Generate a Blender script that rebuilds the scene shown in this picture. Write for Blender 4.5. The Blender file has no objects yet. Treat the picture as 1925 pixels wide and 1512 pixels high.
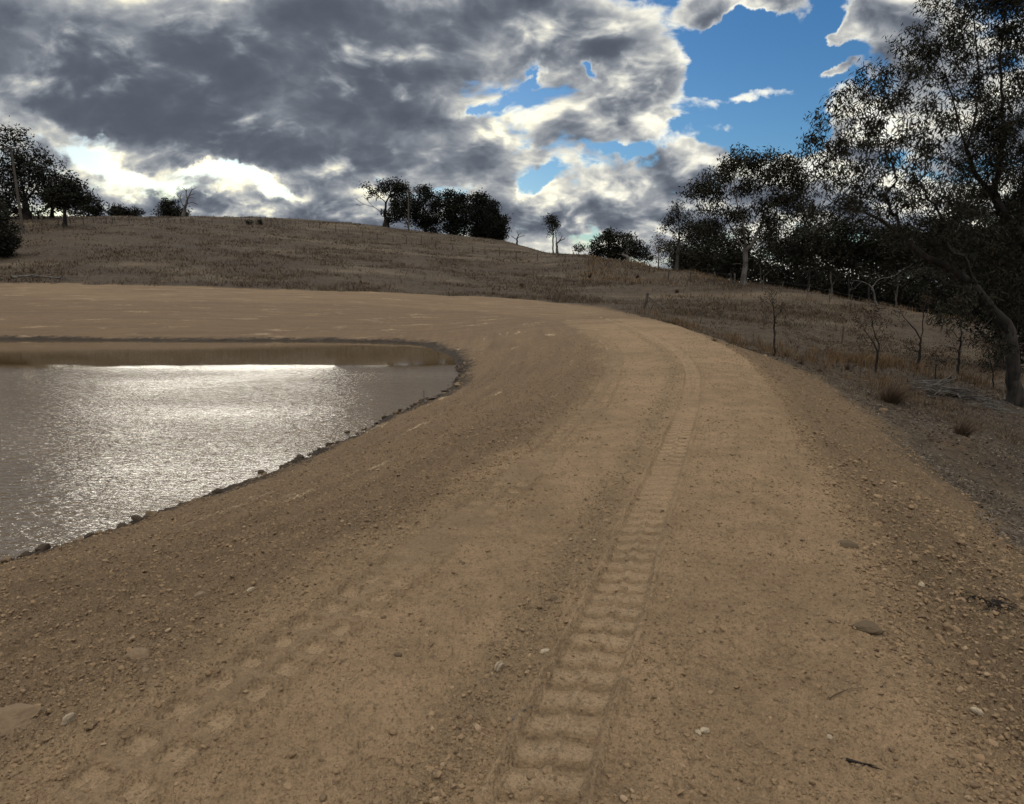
import bpy, math, random
import numpy as np
from mathutils import Vector

R = math.radians
rng = np.random.default_rng(7)
random.seed(7)
S = bpy.context.scene
COL = S.collection

# ------------------------------------------------------------------ camera
FPX, CX, CY, PITCH, CAMH = 1254.0, 962.5, 756.0, R(9.8), 1.6
cam_d = bpy.data.cameras.new('camera')
cam_d.sensor_width = 36.0
cam_d.lens = 36.0 * FPX / 1925.0
cam_d.clip_start = 0.05
cam_d.clip_end = 6000.0
cam = bpy.data.objects.new('camera', cam_d)
COL.objects.link(cam)
cam.location = (0, 0, CAMH)
cam.rotation_euler = (R(90) - PITCH, 0, 0)
S.camera = cam

def ray(px, py):
    """direction (forward component about 1) of a photo pixel"""
    x = (px - CX) / FPX
    u = -(py - CY) / FPX
    return np.array([x, math.cos(PITCH) + u * math.sin(PITCH), -math.sin(PITCH) + u * math.cos(PITCH)])

def azel(px, py):
    d = ray(px, py)
    return math.atan2(d[0], d[1]), math.atan2(d[2], math.hypot(d[0], d[1]))

def pixz(px, py, z):
    d = ray(px, py)
    t = (z - CAMH) / d[2]
    return np.array([0, 0, CAMH]) + d * t

def pixy(px, py, y):
    d = ray(px, py)
    return np.array([0, 0, CAMH]) + d * (y / d[1])

# ------------------------------------------------------------------ node helpers
class NT:
    """tiny expression builder for shader node trees"""
    def __init__(self, tree):
        self.t = tree
    def node(self, typ, **kw):
        n = self.t.nodes.new(typ)
        for k, v in kw.items():
            setattr(n, k, v)
        return n
    def put(self, sock, v):
        if isinstance(v, X):
            v = v.s
        if isinstance(v, bpy.types.NodeSocket):
            self.t.links.new(v, sock)
        elif v is not None:
            if hasattr(v, '__len__') and len(v) == 3 and sock.type == 'RGBA':
                v = (*v, 1)
            sock.default_value = v
    def math(self, op, a, b=None, c=None, clamp=False):
        n = self.node('ShaderNodeMath', operation=op, use_clamp=clamp)
        self.put(n.inputs[0], a)
        if b is not None: self.put(n.inputs[1], b)
        if c is not None: self.put(n.inputs[2], c)
        return X(self, n.outputs[0])
    def vmath(self, op, a, b=None, out=0, scale=None):
        n = self.node('ShaderNodeVectorMath', operation=op)
        self.put(n.inputs[0], a)
        if b is not None: self.put(n.inputs[1], b)
        if scale is not None: self.put(n.inputs['Scale'], scale)
        return X(self, n.outputs[out])
    def noise(self, vec, scale, detail=6, rough=0.55, dist=0.0, lac=2.0, out='Fac', dim='3D', w=None):
        n = self.node('ShaderNodeTexNoise', noise_dimensions=dim)
        if vec is not None: self.put(n.inputs['Vector'], vec)
        if w is not None: self.put(n.inputs['W'], w)
        self.put(n.inputs['Scale'], scale); self.put(n.inputs['Detail'], detail)
        self.put(n.inputs['Roughness'], rough); self.put(n.inputs['Distortion'], dist)
        self.put(n.inputs['Lacunarity'], lac)
        return X(self, n.outputs[out])
    def voronoi(self, vec, scale, feature='F1', out='Distance', rand=1.0):
        n = self.node('ShaderNodeTexVoronoi', feature=feature)
        self.put(n.inputs['Vector'], vec); self.put(n.inputs['Scale'], scale)
        self.put(n.inputs['Randomness'], rand)
        return X(self, n.outputs[out])
    def smooth(self, v, a, b, lo=0.0, hi=1.0):
        n = self.node('ShaderNodeMapRange', interpolation_type='SMOOTHSTEP')
        self.put(n.inputs['Value'], v)
        self.put(n.inputs['From Min'], a); self.put(n.inputs['From Max'], b)
        self.put(n.inputs['To Min'], lo); self.put(n.inputs['To Max'], hi)
        return X(self, n.outputs[0])
    def mix(self, f, a, b, blend='MIX'):
        n = self.node('ShaderNodeMix', data_type='RGBA', blend_type=blend)
        self.put(n.inputs[0], f); self.put(n.inputs[6], a); self.put(n.inputs[7], b)
        return X(self, n.outputs[2])
    def attr(self, name, out='Fac'):
        n = self.node('ShaderNodeAttribute', attribute_name=name)
        return X(self, n.outputs[out])
    def comb(self, x, y, z):
        n = self.node('ShaderNodeCombineXYZ')
        for i, v in enumerate((x, y, z)): self.put(n.inputs[i], v)
        return X(self, n.outputs[0])
    def sep(self, v):
        n = self.node('ShaderNodeSeparateXYZ')
        self.put(n.inputs[0], v)
        return [X(self, o) for o in n.outputs]

class X:
    def __init__(self, nt, s): self.nt = nt; self.s = s
    def __add__(self, o): return self.nt.math('ADD', self, o)
    __radd__ = __add__
    def __mul__(self, o): return self.nt.math('MULTIPLY', self, o)
    __rmul__ = __mul__
    def __sub__(self, o): return self.nt.math('SUBTRACT', self, o)
    def __rsub__(self, o): return self.nt.math('SUBTRACT', o, self)
    def __truediv__(self, o): return self.nt.math('DIVIDE', self, o)
    def __pow__(self, o): return self.nt.math('POWER', self, o)

# ------------------------------------------------------------------ sky (world) and sun
SUN_AZ, SUN_EL = azel(350, 322)
w = bpy.data.worlds.new('World')
S.world = w
w.use_nodes = True
w.node_tree.nodes.clear()
n = NT(w.node_tree)
geo = n.node('ShaderNodeTexCoord').outputs['Generated']
d = n.vmath('NORMALIZE', geo)
dx, dy, dz = n.sep(d)
az = n.math('ARCTAN2', dx, dy)
el = n.math('ARCSINE', dz)
ael = n.comb(az, el, 0.0)
wob = n.noise(ael, 11.0, 5, 0.6, out='Color')
ael = n.vmath('ADD', ael, n.vmath('SCALE', n.vmath('SUBTRACT', wob, (0.5, 0.5, 0.5)), scale=0.10))
ael = n.vmath('MULTIPLY', ael, (1.0, 1.0, 0.0))

def blobs(lst):
    """sum of soft elliptical lobes fixed in the sky: (px, py, rx, ry, amp[, tilt])"""
    tot = None
    for b in lst:
        px, py, rx, ry, amp = b[:5]
        tilt = b[5] if len(b) > 5 else 0
        a0, e0 = azel(px, py)
        ra = abs(azel(px + rx, py)[0] - azel(px - rx, py)[0]) / 2
        re = abs(azel(px, py - ry)[1] - azel(px, py + ry)[1]) / 2
        m = n.node('ShaderNodeMapping', vector_type='TEXTURE')
        n.put(m.inputs['Vector'], ael)
        m.inputs['Location'].default_value = (a0, e0, 0)
        m.inputs['Rotation'].default_value = (0, 0, R(tilt))
        m.inputs['Scale'].default_value = (ra, re, 1)
        r2 = n.vmath('DOT_PRODUCT', X(n, m.outputs[0]), X(n, m.outputs[0]), out=1)
        g = n.math('EXPONENT', r2 * -1.0) * amp
        tot = g if tot is None else tot + g
    return tot

up = n.math('MAXIMUM', dz, 0.0) + 0.58
P = n.comb(dx / up, dy / up * 1.3, 0.0)
warp = n.noise(P, 3.0, 4, 0.55, out='Color')
Pw = n.vmath('ADD', P, n.vmath('SCALE', n.vmath('SUBTRACT', warp, (0.5, 0.5, 0.5)), scale=0.16))
def puff(k):
    """cloud density noise, k < 1 samples it a little nearer the zenith"""
    q = n.vmath('ADD', n.vmath('SCALE', Pw, scale=k), (3.1, 5.7, 0.0))
    a = n.noise(q, 5.2, 9 if k == 1 else 7, 0.56)
    vn = n.node('ShaderNodeTexVoronoi', feature='F1')
    n.put(vn.inputs['Vector'], q); vn.inputs['Scale'].default_value = 8.5
    vn.inputs['Detail'].default_value = 3.0; vn.inputs['Roughness'].default_value = 0.55
    
    return a + (0.45 - X(n, vn.outputs['Distance'])) * 0.24
Pz_ = n.vmath('ADD', Pw, (3.1, 5.7, 0.0))
f1 = puff(1.0)
f2 = puff(0.965)
big = n.noise(n.vmath('ADD', P, (11.0, 2.0, 0.0)), 2.0, 3, 0.5)
thick = blobs([
    # grey masses (thicker cloud)
    (120, 110, 420, 130, 0.55), (600, 90, 330, 150, 0.75), (330, 240, 260, 50, 0.45, -6),
    (560, 285, 200, 45, 0.35), (820, 290, 150, 70, 0.35), (980, 40, 220, 60, 0.25),
    (450, 385, 170, 26, 0.30), (100, 330, 80, 40, 0.22), (650, 330, 90, 30, 0.25),
    (1060, 235, 90, 40, 0.26), (1210, 175, 70, 50, 0.2), (1180, 345, 160, 26, 0.22, 8), (1000, 400, 140, 22, 0.22),
    (200, 385, 90, 14, 0.16),
    # bright thin places
    (70, 235, 110, 18, -0.27, -14), (230, 315, 130, 16, -0.26, -10), (420, 322, 120, 14, -0.26), (560, 350, 110, 11, -0.22, -6),
    (680, 378, 50, 10, -0.24), (880, 120, 70, 60, -0.12), (960, 200, 60, 60, -0.10),
    (450, 395, 400, 30, 0.16), (1100, 350, 260, 90, 0.16), (1000, 420, 1500, 26, 0.35), (1500, 380, 300, 60, 0.3), (1800, 250, 160, 160, 0.2),
    (1190, 150, 130, 80, 0.42), (1080, 60, 130, 60, 0.25), (700, 40, 260, 60, 0.2), (500, 200, 300, 60, 0.15), (1150, 300, 150, 60, 0.12),
    # blue holes
    (1440, 150, 150, 120, -0.80, 20), (1540, 60, 100, 60, -0.55), (1320, 60, 60, 50, -0.35),(1640, 70, 50, 50, -0.2),
    (1003, 148, 12, 26, -0.42, -30), (1120, 118, 24, 12, -0.45), (900, 208, 26, 14, -0.34), (1005, 338, 40, 16, -0.46, 50),
    (1200, 268, 60, 14, -0.42), (375, 308, 16, 10, -0.3), (1260, 238, 40, 14, -0.3), (930, 265, 20, 14, -0.25),
    # bright cumulus to the right
    (1560, 270, 160, 45, 0.20, 28), (1425, 180, 70, 24, 0.86, 8), (1502, 52, 44, 50, 0.84), (1605, 52, 54, 30, 0.78, 30), (1425, 0, 80, 34, 1.0),(1700, 40, 70, 90, 0.9), (1558, 78, 24, 18, 0.6), (1320, 5, 50, 34, 0.55), (1575, 138, 26, 14, 0.6), (1560, 280, 190, 50, 0.4, 28),
])
f3 = n.noise(Pz_, 24.0, 5, 0.62)
dens = thick * 1.15 + (f1 - 0.5) * 1.9 + (big - 0.5) * 0.7 + (f3 - 0.5) * 0.45 + 0.33
alpha = n.smooth(dens, -0.07, 0.22)
trans = n.math('EXPONENT', n.math('MAXIMUM', dens, 0.0) * -2.3)
relief = f1 - f2
lift = blobs([(1480, 300, 330, 170, 0.50), (1130, 230, 200, 170, 0.44), (1020, 90, 140, 110, 0.16), (1750, 120, 260, 200, 0.34), (1450, 30, 200, 90, 0.3), (470, 388, 230, 30, 0.42), (150, 320, 110, 40, 0.3),
              (1000, 440, 900, 24, 0.30), (640, 320, 260, 50, 0.20), (250, 30, 220, 60, 0.12), (700, 60, 160, 120, 0.06), (130, 150, 120, 60, 0.08)])
shade = trans + relief * (trans * 2.8 + 0.45) + (f3 - 0.5) * (trans * 0.5 + 0.05)
shade = n.math('SMOOTH_MAX', shade, lift + relief * 2.6 + (f3 - 0.5) * 0.3, 0.25)
# colour ramp of the cloud from dark slate to warm white
ramp = n.node('ShaderNodeValToRGB')
n.put(ramp.inputs[0], shade)
cr = ramp.color_ramp
cr.interpolation = 'B_SPLINE'
stops = [(0.0, (0.085, 0.100, 0.130)), (0.22, (0.125, 0.142, 0.175)), (0.42, (0.27, 0.295, 0.335)),
         (0.62, (0.52, 0.53, 0.52)), (0.82, (0.88, 0.86, 0.76)), (1.0, (1.25, 1.18, 0.95))]
cr.elements[0].position = 0; cr.elements[0].color = (*stops[0][1], 1)
cr.elements[1].position = 1; cr.elements[1].color = (*stops[-1][1], 1)
for p_, c_ in stops[1:-1]:
    e = cr.elements.new(p_); e.color = (*c_, 1)
cloud = X(n, ramp.outputs[0])
# the glow of the hidden sun: clouds near it pass more light
sunv = (math.cos(SUN_EL) * math.sin(SUN_AZ), math.cos(SUN_EL) * math.cos(SUN_AZ), math.sin(SUN_EL))
cs = n.vmath('DOT_PRODUCT', d, sunv, out=1)
near = n.smooth(cs, 0.80, 1.0)
warm = n.mix(near * n.smooth(shade, 0.5, 0.9), (1, 1, 1), (1.22, 1.18, 1.02))
cloud = n.mix(1.0, cloud, warm, 'MULTIPLY')
# unseen sky behind and overhead, its brightness added to light the ground
behind = n.math('MAXIMUM', n.smooth(dy * -1.0, -0.35, 0.35), n.smooth(dz, 0.62, 0.88))
high = n.smooth(dz, 0.5, 0.85)
cloud = n.mix(behind, cloud, n.mix(high, n.mix(n.smooth(f1, 0.3, 0.7), (0.42, 0.44, 0.48), (0.9, 0.88, 0.82)), (2.1, 2.03, 1.85)))
st = n.node('ShaderNodeTexSky', sky_type='NISHITA', sun_disc=False, sun_elevation=SUN_EL, sun_rotation=SUN_AZ,
            air_density=1.0, dust_density=0.3, ozone_density=2.0)
hsv = n.node('ShaderNodeHueSaturation')
hsv.inputs['Saturation'].default_value = 1.25
n.put(hsv.inputs['Color'], X(n, st.outputs[0]))
bg1 = n.node('ShaderNodeBackground'); n.put(bg1.inputs[0], n.mix(1.0, X(n, hsv.outputs[0]), (0.72, 0.92, 1.2), 'MULTIPLY')); bg1.inputs[1].default_value = 0.11
bg2 = n.node('ShaderNodeBackground'); n.put(bg2.inputs[0], cloud); bg2.inputs[1].default_value = 1.0
ms = n.node('ShaderNodeMixShader')
n.put(ms.inputs[0], n.math('MAXIMUM', alpha, n.math('MAXIMUM', behind, n.smooth(el, 0.075, 0.02))))
n.t.links.new(bg1.outputs[0], ms.inputs[1]); n.t.links.new(bg2.outputs[0], ms.inputs[2])
wo = n.node('ShaderNodeOutputWorld'); n.t.links.new(ms.outputs[0], wo.inputs[0])
w.cycles.sampling_method = 'MANUAL'; w.cycles.sample_map_resolution = 512

sd = bpy.data.lights.new('sun', 'SUN')
sd.energy = 0.5; sd.angle = R(20); sd.color = (1.0, 0.93, 0.8)
sun = bpy.data.objects.new('sun', sd); COL.objects.link(sun)
sun.rotation_euler = Vector(sunv).to_track_quat('Z', 'Y').to_euler()

S.view_settings.view_transform = 'Standard'
S.view_settings.look = 'None'
S.view_settings.exposure = 0.0
S.view_settings.gamma = 1.0
S.view_settings.use_curve_mapping = False
S.cycles.max_bounces = 5
S.cycles.diffuse_bounces = 2
S.cycles.glossy_bounces = 2
S.cycles.transmission_bounces = 2
S.cycles.caustics_reflective = False
S.cycles.caustics_refractive = False
S.cycles.use_denoising = True
S.cycles.use_adaptive_sampling = True
S.cycles.adaptive_threshold = 0.02

# ------------------------------------------------------------------ mesh helpers
def mesh(name, V, F, mat=None, parent=None, smooth=False, attrs=None, link=True, mi=None, mats=None):
    """V (n,3), F (m,3) or (m,4) or a list of such arrays -> one linked object"""
    Fs = F if isinstance(F, list) else [F]
    Fs = [np.asarray(f, dtype=np.int32) for f in Fs if len(f)]
    me = bpy.data.meshes.new(name)
    V = np.asarray(V, dtype=np.float32)
    me.vertices.add(len(V)); me.vertices.foreach_set('co', V.ravel())
    li = np.concatenate([f.ravel() for f in Fs])
    tot = np.concatenate([np.full(len(f), f.shape[1], np.int32) for f in Fs])
    st_ = np.concatenate([[0], np.cumsum(tot)[:-1]]).astype(np.int32)
    me.loops.add(len(li)); me.loops.foreach_set('vertex_index', li)
    me.polygons.add(len(tot)); me.polygons.foreach_set('loop_start', st_); me.polygons.foreach_set('loop_total', tot)
    me.polygons.foreach_set('use_smooth', np.full(len(tot), bool(smooth)))
    if mats:
        for m_ in mats: me.materials.append(m_)
        me.polygons.foreach_set('material_index', np.asarray(mi, dtype=np.int32))
    elif mat: me.materials.append(mat)
    for k, v in (attrs or {}).items():
        a = me.attributes.new(k, 'FLOAT', 'POINT'); a.data.foreach_set('value', np.asarray(v, dtype=np.float32))
    me.update(calc_edges=True)
    o = bpy.data.objects.new(name, me)
    if link: COL.objects.link(o)
    if parent is not None: o.parent = parent
    return o

def tag(o, label=None, cat=None, group=None, kind=None):
    if label: o['label'] = label
    if cat: o['category'] = cat
    if group: o['group'] = group
    if kind: o['kind'] = kind
    return o

def empty(name, loc, rz=0.0):
    o = bpy.data.objects.new(name, None); COL.objects.link(o)
    o.location = [float(v) for v in loc]; o.rotation_euler = (0, 0, rz); o.empty_display_size = 0.3
    return o

def hsh(ix, iy, seed):
    h = (ix.astype(np.uint32) * np.uint32(374761393) + iy.astype(np.uint32) * np.uint32(668265263) + np.uint32(seed * 1442695041 & 0xffffffff))
    h = (h ^ (h >> np.uint32(13))) * np.uint32(1274126177)
    h = h ^ (h >> np.uint32(16))
    return (h & np.uint32(0xffffff)).astype(np.float32) / np.float32(16777215)

def vnoise(x, y, seed=0):
    """smooth value noise, -1..1"""
    fx = np.floor(x); fy = np.floor(y)
    tx = (x - fx).astype(np.float32); ty = (y - fy).astype(np.float32)
    tx = tx * tx * (3 - 2 * tx); ty = ty * ty * (3 - 2 * ty)
    ix = fx.astype(np.int64); iy = fy.astype(np.int64)
    a = hsh(ix, iy, seed); b = hsh(ix + 1, iy, seed); c = hsh(ix, iy + 1, seed); d_ = hsh(ix + 1, iy + 1, seed)
    return (a + (b - a) * tx + (c - a) * ty + (a - b - c + d_) * tx * ty) * 2 - 1

def fbm(x, y, scale, octv=4, seed=0, gain=0.5):
    tot = np.zeros(np.shape(x), np.float32); amp = 1.0; f = scale; s_ = 0.0
    for k in range(octv):
        ca, sa = math.cos(k * 1.3), math.sin(k * 1.3)
        tot += amp * vnoise((x * ca - y * sa) * f, (x * sa + y * ca) * f, seed + k * 17); s_ += amp
        amp *= gain; f *= 2.03
    return tot / s_

def sstep(v, a, b):
    t = np.clip((v - a) / (b - a), 0, 1)
    return t * t * (3 - 2 * t)

def resample(P_, step):
    P_ = np.asarray(P_, float)
    # smooth the polyline a little with Catmull-Rom, then space evenly
    Q = []
    for i in range(len(P_) - 1):
        p0, p1, p2, p3 = P_[max(i - 1, 0)], P_[i], P_[i + 1], P_[min(i + 2, len(P_) - 1)]
        for t in np.linspace(0, 1, 12, endpoint=False):
            Q.append(0.5 * ((2 * p1) + (-p0 + p2) * t + (2 * p0 - 5 * p1 + 4 * p2 - p3) * t * t + (-p0 + 3 * p1 - 3 * p2 + p3) * t ** 3))
    Q.append(P_[-1]); Q = np.array(Q)
    L = np.concatenate([[0], np.cumsum(np.linalg.norm(np.diff(Q, axis=0), axis=1))])
    n_ = max(2, int(L[-1] / step) + 1)
    s_ = np.linspace(0, L[-1], n_)
    return np.stack([np.interp(s_, L, Q[:, k]) for k in range(Q.shape[1])], 1)

def polydist(x, y, line):
    """distance to a polyline, arc length of the foot and side (>0 = left of travel)"""
    best = np.full(x.shape, 1e9, np.float32); s_b = np.zeros(x.shape, np.float32); side = np.ones(x.shape, np.float32)
    acc = 0.0
    for i in range(len(line) - 1):
        a = line[i][:2]; b = line[i + 1][:2]; v = b - a; L = float(np.hypot(*v))
        if L < 1e-6: continue
        t = np.clip(((x - a[0]) * v[0] + (y - a[1]) * v[1]) / (L * L), 0, 1)
        ex = x - a[0] - t * v[0]; ey = y - a[1] - t * v[1]
        d_ = np.hypot(ex, ey); m_ = d_ < best
        best = np.where(m_, d_, best); s_b = np.where(m_, acc + t * L, s_b)
        side = np.where(m_, np.sign(v[0] * (y - a[1]) - v[1] * (x - a[0])), side)
        acc += L
    return best, s_b, side

def inside(x, y, poly):
    c = np.zeros(x.shape, bool); n_ = len(poly)
    for i in range(n_):
        x1, y1 = poly[i][:2]; x2, y2 = poly[(i + 1) % n_][:2]
        if y1 == y2: continue
        m_ = ((y1 > y) != (y2 > y)) & (x < (x2 - x1) * (y - y1) / (y2 - y1) + x1)
        c ^= m_
    return c

# ------------------------------------------------------------------ the lie of the land
WZ = -0.90                                            # pond level below the crest of the bank
Z0 = lambda pts, z=0.0: [pixz(px, py, z) for px, py in pts]
shore_px = [(0, 1062), (150, 1020), (300, 972), (440, 917), (560, 868), (640, 832), (720, 790), (790, 760), (838, 737), (860, 712),
            (864, 690), (850, 672), (820, 658), (780, 648), (700, 644), (560, 642), (400, 642), (200, 641), (0, 640)]
shore = [pixz(px, py, WZ) for px, py in shore_px]
a0 = shore[0]; shore = [np.array([-30., -9., WZ]), np.array([-16., -2., WZ]), np.array([-8.5, 2.6, WZ])] + shore
shore += [np.array([-38., 31.3, WZ]), np.array([-60., 30., WZ])]
shore_f = resample(shore, 0.6)
pond_poly = np.vstack([shore_f[:, :2], [[-75, 10], [-60, -9]]])

CP = []
def add(pts): CP.extend([list(map(float, p)) for p in pts])
def addpx(lst): add([pixy(px, py, y) for px, py, y in lst])
road_c = [np.array([-2.0, -14, 0]), np.array([-0.9, -5, 0.]), np.array([-0.35, 0, 0.])] + Z0([(700, 1512), (960, 1200), (1110, 1000), (1200, 850), (1225, 750), (1215, 690), (1180, 640), (1120, 610)])
add(resample(road_c, 1.5))
lsh = [np.array([-5.5, -12, -.03]), np.array([-4.0, -4, -.03]), np.array([-2.9, 0.6, -.03])] + Z0([(30, 1400), (420, 1180), (800, 965), (1000, 830), (1110, 725), (1135, 670), (1105, 625)], -0.03)
add(resample(lsh, 1.2))
rsh = [np.array([1.0, -14, -.02]), np.array([2.0, -5, -.02]), np.array([2.35, 0, -.02])] + Z0([(1790, 1500), (1650, 1200), (1560, 950), (1480, 800), (1440, 720), (1380, 662), (1290, 620), (1215, 598)], -0.02)
rsh_f = resample(rsh, 1.0); add(rsh_f)
add(resample(shore_f, 1.3))
# pond bed
nrm = shore_f[2:-2:3]
for i in range(4, len(shore_f) - 4, 3):
    t = shore_f[i + 1][:2] - shore_f[i - 1][:2]; t /= np.hypot(*t)
    nl = np.array([-t[1], t[0]])
    for dist, z in ((1.2, WZ - .35), (3.5, WZ - .9)):
        q = shore_f[i][:2] + nl * dist
        dd, _, _ = polydist(np.array([q[0]]), np.array([q[1]]), shore_f)
        if dd[0] > dist * 0.9: add([[q[0], q[1], z]])
add([[-20, 22, -2.6], [-35, 22, -2.8], [-50, 15, -3], [-12, 20, -2.4], [-25, 8, -2.6]])
toe = [np.array([7.5, -12, -1.5]), np.array([6.4, -4, -1.5]), np.array([5.9, 2.5, -1.45])] + [pixz(1925, 1060, -1.40), pixz(1800, 940, -1.42), pixz(1710, 862, -1.42), pixz(1600, 768, -1.25), pixz(1525, 712, -1.05),
       pixz(1440, 675, -0.88), pixz(1360, 643, -0.66), pixz(1275, 614, -0.4), pixz(1215, 598, -.10)]
toe_f = resample(toe, 1.0); add(toe_f[::1])
# graded apron beyond the pond
addpx([(-300, 602, 36), (0, 602, 36), (250, 602, 36), (500, 602, 37), (750, 606, 37), (900, 615, 33), (960, 640, 26),
       (-300, 570, 43), (0, 570, 43), (300, 570, 43), (600, 574, 44), (850, 580, 46), (1000, 588, 41),
       (-300, 534, 54), (0, 536, 54), (250, 541, 54), (500, 547, 54), (700, 552, 54), (900, 562, 54), (1040, 576, 50), (1110, 586, 45), (1170, 598, 38)])
# grass slopes
addpx([(-300, 500, 68), (0, 500, 68), (300, 505, 68), (600, 512, 70), (850, 530, 72), (1050, 552, 66), (1150, 572, 58),
       (-300, 470, 80), (0, 470, 80), (350, 470, 82), (700, 482, 96), (1000, 505, 100), (1150, 525, 84), (1215, 585, 49),
       (-300, 440, 92), (0, 440, 92), (350, 440, 104), (700, 450, 128), (900, 470, 128),
       (-300, 414, 125), (50, 408, 132), (200, 408, 142), (350, 408, 150), (500, 410, 155), (600, 415, 158), (700, 425, 160), (800, 437, 158), (950, 453, 150),
       (1100, 480, 122), (1200, 495, 105), (1300, 510, 87), (1400, 532, 72), (1500, 547, 65), (1620, 566, 58), (1750, 590, 54),
       (1250, 552, 66), (1340, 560, 60), (1316, 604, 45), (1437, 619, 43), (1583, 651, 41), (1500, 590, 52), (1640, 620, 46),
       (1455, 668, 27), (1600, 690, 26.5), (1675, 760, 17.8), (1780, 750, 20.5), (1815, 828, 13.8), (1910, 768, 20.5), (1730, 705, 25), (1805, 712, 27),
       (1800, 650, 38), (1900, 690, 34), (1900, 640, 48), (2100, 700, 40), (2200, 900, 16), (2100, 800, 22), (2400, 1200, 10)])
# behind the skyline
for px, py, y, dz_ in [(-300, 414, 250, -14), (50, 408, 250, -14), (350, 408, 260, -15), (700, 425, 260, -17), (950, 453, 250, -16), (1100, 480, 220, -14), (1300, 510, 160, -8),
                       (1400, 532, 110, -3.5), (1500, 547, 100, -5), (1620, 566, 95, -5), (1750, 590, 90, -5), (1900, 640, 85, -5), (1500, 547, 180, -6), (1800, 600, 180, -4), (2200, 640, 150, -3)]:
    p = pixy(px, py, y); p[2] += dz_; add([p])
add([[20, -15, -2.2], [40, 0, -3], [60, 30, -4], [30, 10, -3], [90, 60, -3], [-30, -30, -1], [0, -60, -2], [40, -60, -3], [-80, -20, 0], [-100, 40, 6], [-120, 90, 14], [-60, -80, 0],
     [300, 300, 0], [-300, 300, 6], [0, 600, -6], [600, 600, -6], [-600, 600, 0], [500, 0, -5], [-500, 0, 4], [0, -500, -6], [1500, 1500, -10], [-1500, 1500, -10], [0, -1500, -10]])
CP = np.array(CP)
# thin out near-duplicates, then solve the interpolant
keep = []
for i, p in enumerate(CP):
    if all((p[0] - CP[j][0]) ** 2 + (p[1] - CP[j][1]) ** 2 > 0.16 for j in keep): keep.append(i)
CP = CP[keep]
N_ = len(CP)
def kern(r): return r
D_ = np.hypot(CP[:, None, 0] - CP[None, :, 0], CP[:, None, 1] - CP[None, :, 1])
A = np.zeros((N_ + 3, N_ + 3)); A[:N_, :N_] = kern(D_) - np.eye(N_) * 0.04
A[:N_, N_] = 1; A[:N_, N_ + 1] = CP[:, 0] / 100; A[:N_, N_ + 2] = CP[:, 1] / 100; A[N_:, :N_] = A[:N_, N_:].T
SOL = np.linalg.solve(A, np.concatenate([CP[:, 2], [0, 0, 0]]))

def base_h(x, y):
    x = np.asarray(x, float); y = np.asarray(y, float); sh = x.shape; x = x.ravel(); y = y.ravel()
    out = np.empty(len(x), np.float32)
    wts = SOL[:N_].astype(np.float32); cx_ = CP[:, 0].astype(np.float32); cy_ = CP[:, 1].astype(np.float32)
    for i in range(0, len(x), 20000):
        xs = x[i:i + 20000].astype(np.float32)[:, None]; ys = y[i:i + 20000].astype(np.float32)[:, None]
        r = np.sqrt((xs - cx_) ** 2 + (ys - cy_) ** 2)
        out[i:i + 20000] = r @ wts + SOL[N_] + xs[:, 0] / 100 * SOL[N_ + 1] + ys[:, 0] / 100 * SOL[N_ + 2]
    return out.reshape(sh)

# edge between bare earth and grass, seen from above
edge_px = [(1250, 606), (1215, 598), (1170, 589), (1110, 577), (1040, 568), (960, 561), (860, 556), (700, 549), (500, 544), (300, 538), (0, 532), (-300, 528)]
def ground_at(px, py, fine=True):
    """where the sight line of a photo pixel first meets the ground"""
    d_ = ray(px, py); t = np.concatenate([np.arange(1.5, 60, 0.15), np.arange(60, 260, 0.5)])
    pts = np.array([0, 0, CAMH]) + t[:, None] * d_
    h = base_h(pts[:, 0], pts[:, 1]); k = np.argmax(pts[:, 2] < h)
    if pts[k, 2] >= h[k]: k = len(t) - 1
    k = max(k, 1)
    a = pts[k - 1, 2] - h[k - 1]; b = pts[k, 2] - h[k]; f = a / (a - b + 1e-9)
    return pts[k - 1] + (pts[k] - pts[k - 1]) * min(max(f, 0), 1)
edge = [ground_at(px, py) for px, py in edge_px]
edge = [p for p in toe_f if p[1] < edge[0][1] - 1] + edge
soil_poly = np.array([[p[0], p[1]] for p in resample(edge, 1.5)] + [[-90, 55], [-90, -40], [7, -40]])

track_r = np.array(Z0([(960, 1700), (1010, 1512), (1082, 1315), (1150, 1165), (1220, 965), (1277, 820), (1300, 745), (1300, 705), (1278, 670), (1232, 640), (1165, 610), (1080, 588)]))
track_l = np.array(Z0([(60, 1600), (230, 1464), (322, 1385), (476, 1275), (546, 1224), (643, 1150), (723, 1090), (800, 1035), (905, 950), (1000, 870), (1065, 815), (1118, 760), (1150, 700), (1150, 655), (1105, 620)]))
track_r = resample(track_r, 0.35); track_l = resample(track_l, 0.35)
road_f = resample(road_c, 0.8)

def ramp_r(r): return r

_tail = [ground_at(px, py) for px, py in [(1055, 603), (980, 594), (880, 584), (700, 574), (300, 566), (-300, 560), (-900, 556)]]
lsh_f = np.vstack([resample(lsh, 1.0), _tail])
_tail = [ground_at(px, py) for px, py in [(1060, 592), (960, 580), (860, 572), (600, 562), (200, 553), (-300, 547), (-900, 543)]]
road_x = np.vstack([road_f, _tail])

def masks(x, y):
    """soil mask etc. at plan positions"""
    r = np.hypot(x, y)
    wob = fbm(x, y, 0.35, 4, 3) * (0.25 + 0.004 * r) * 2.4
    dd, s_, side = polydist(x, y, np.vstack([soil_poly, soil_poly[:1]]))
    ins = inside(x, y, soil_poly)
    sd_ = np.where(ins, dd, -dd)
    soil = sstep(sd_ + wob * 1.25 + 0.25 * fbm(x, y, 2.2, 3, 8), -0.5, 0.45)
    return soil, sd_

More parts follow.
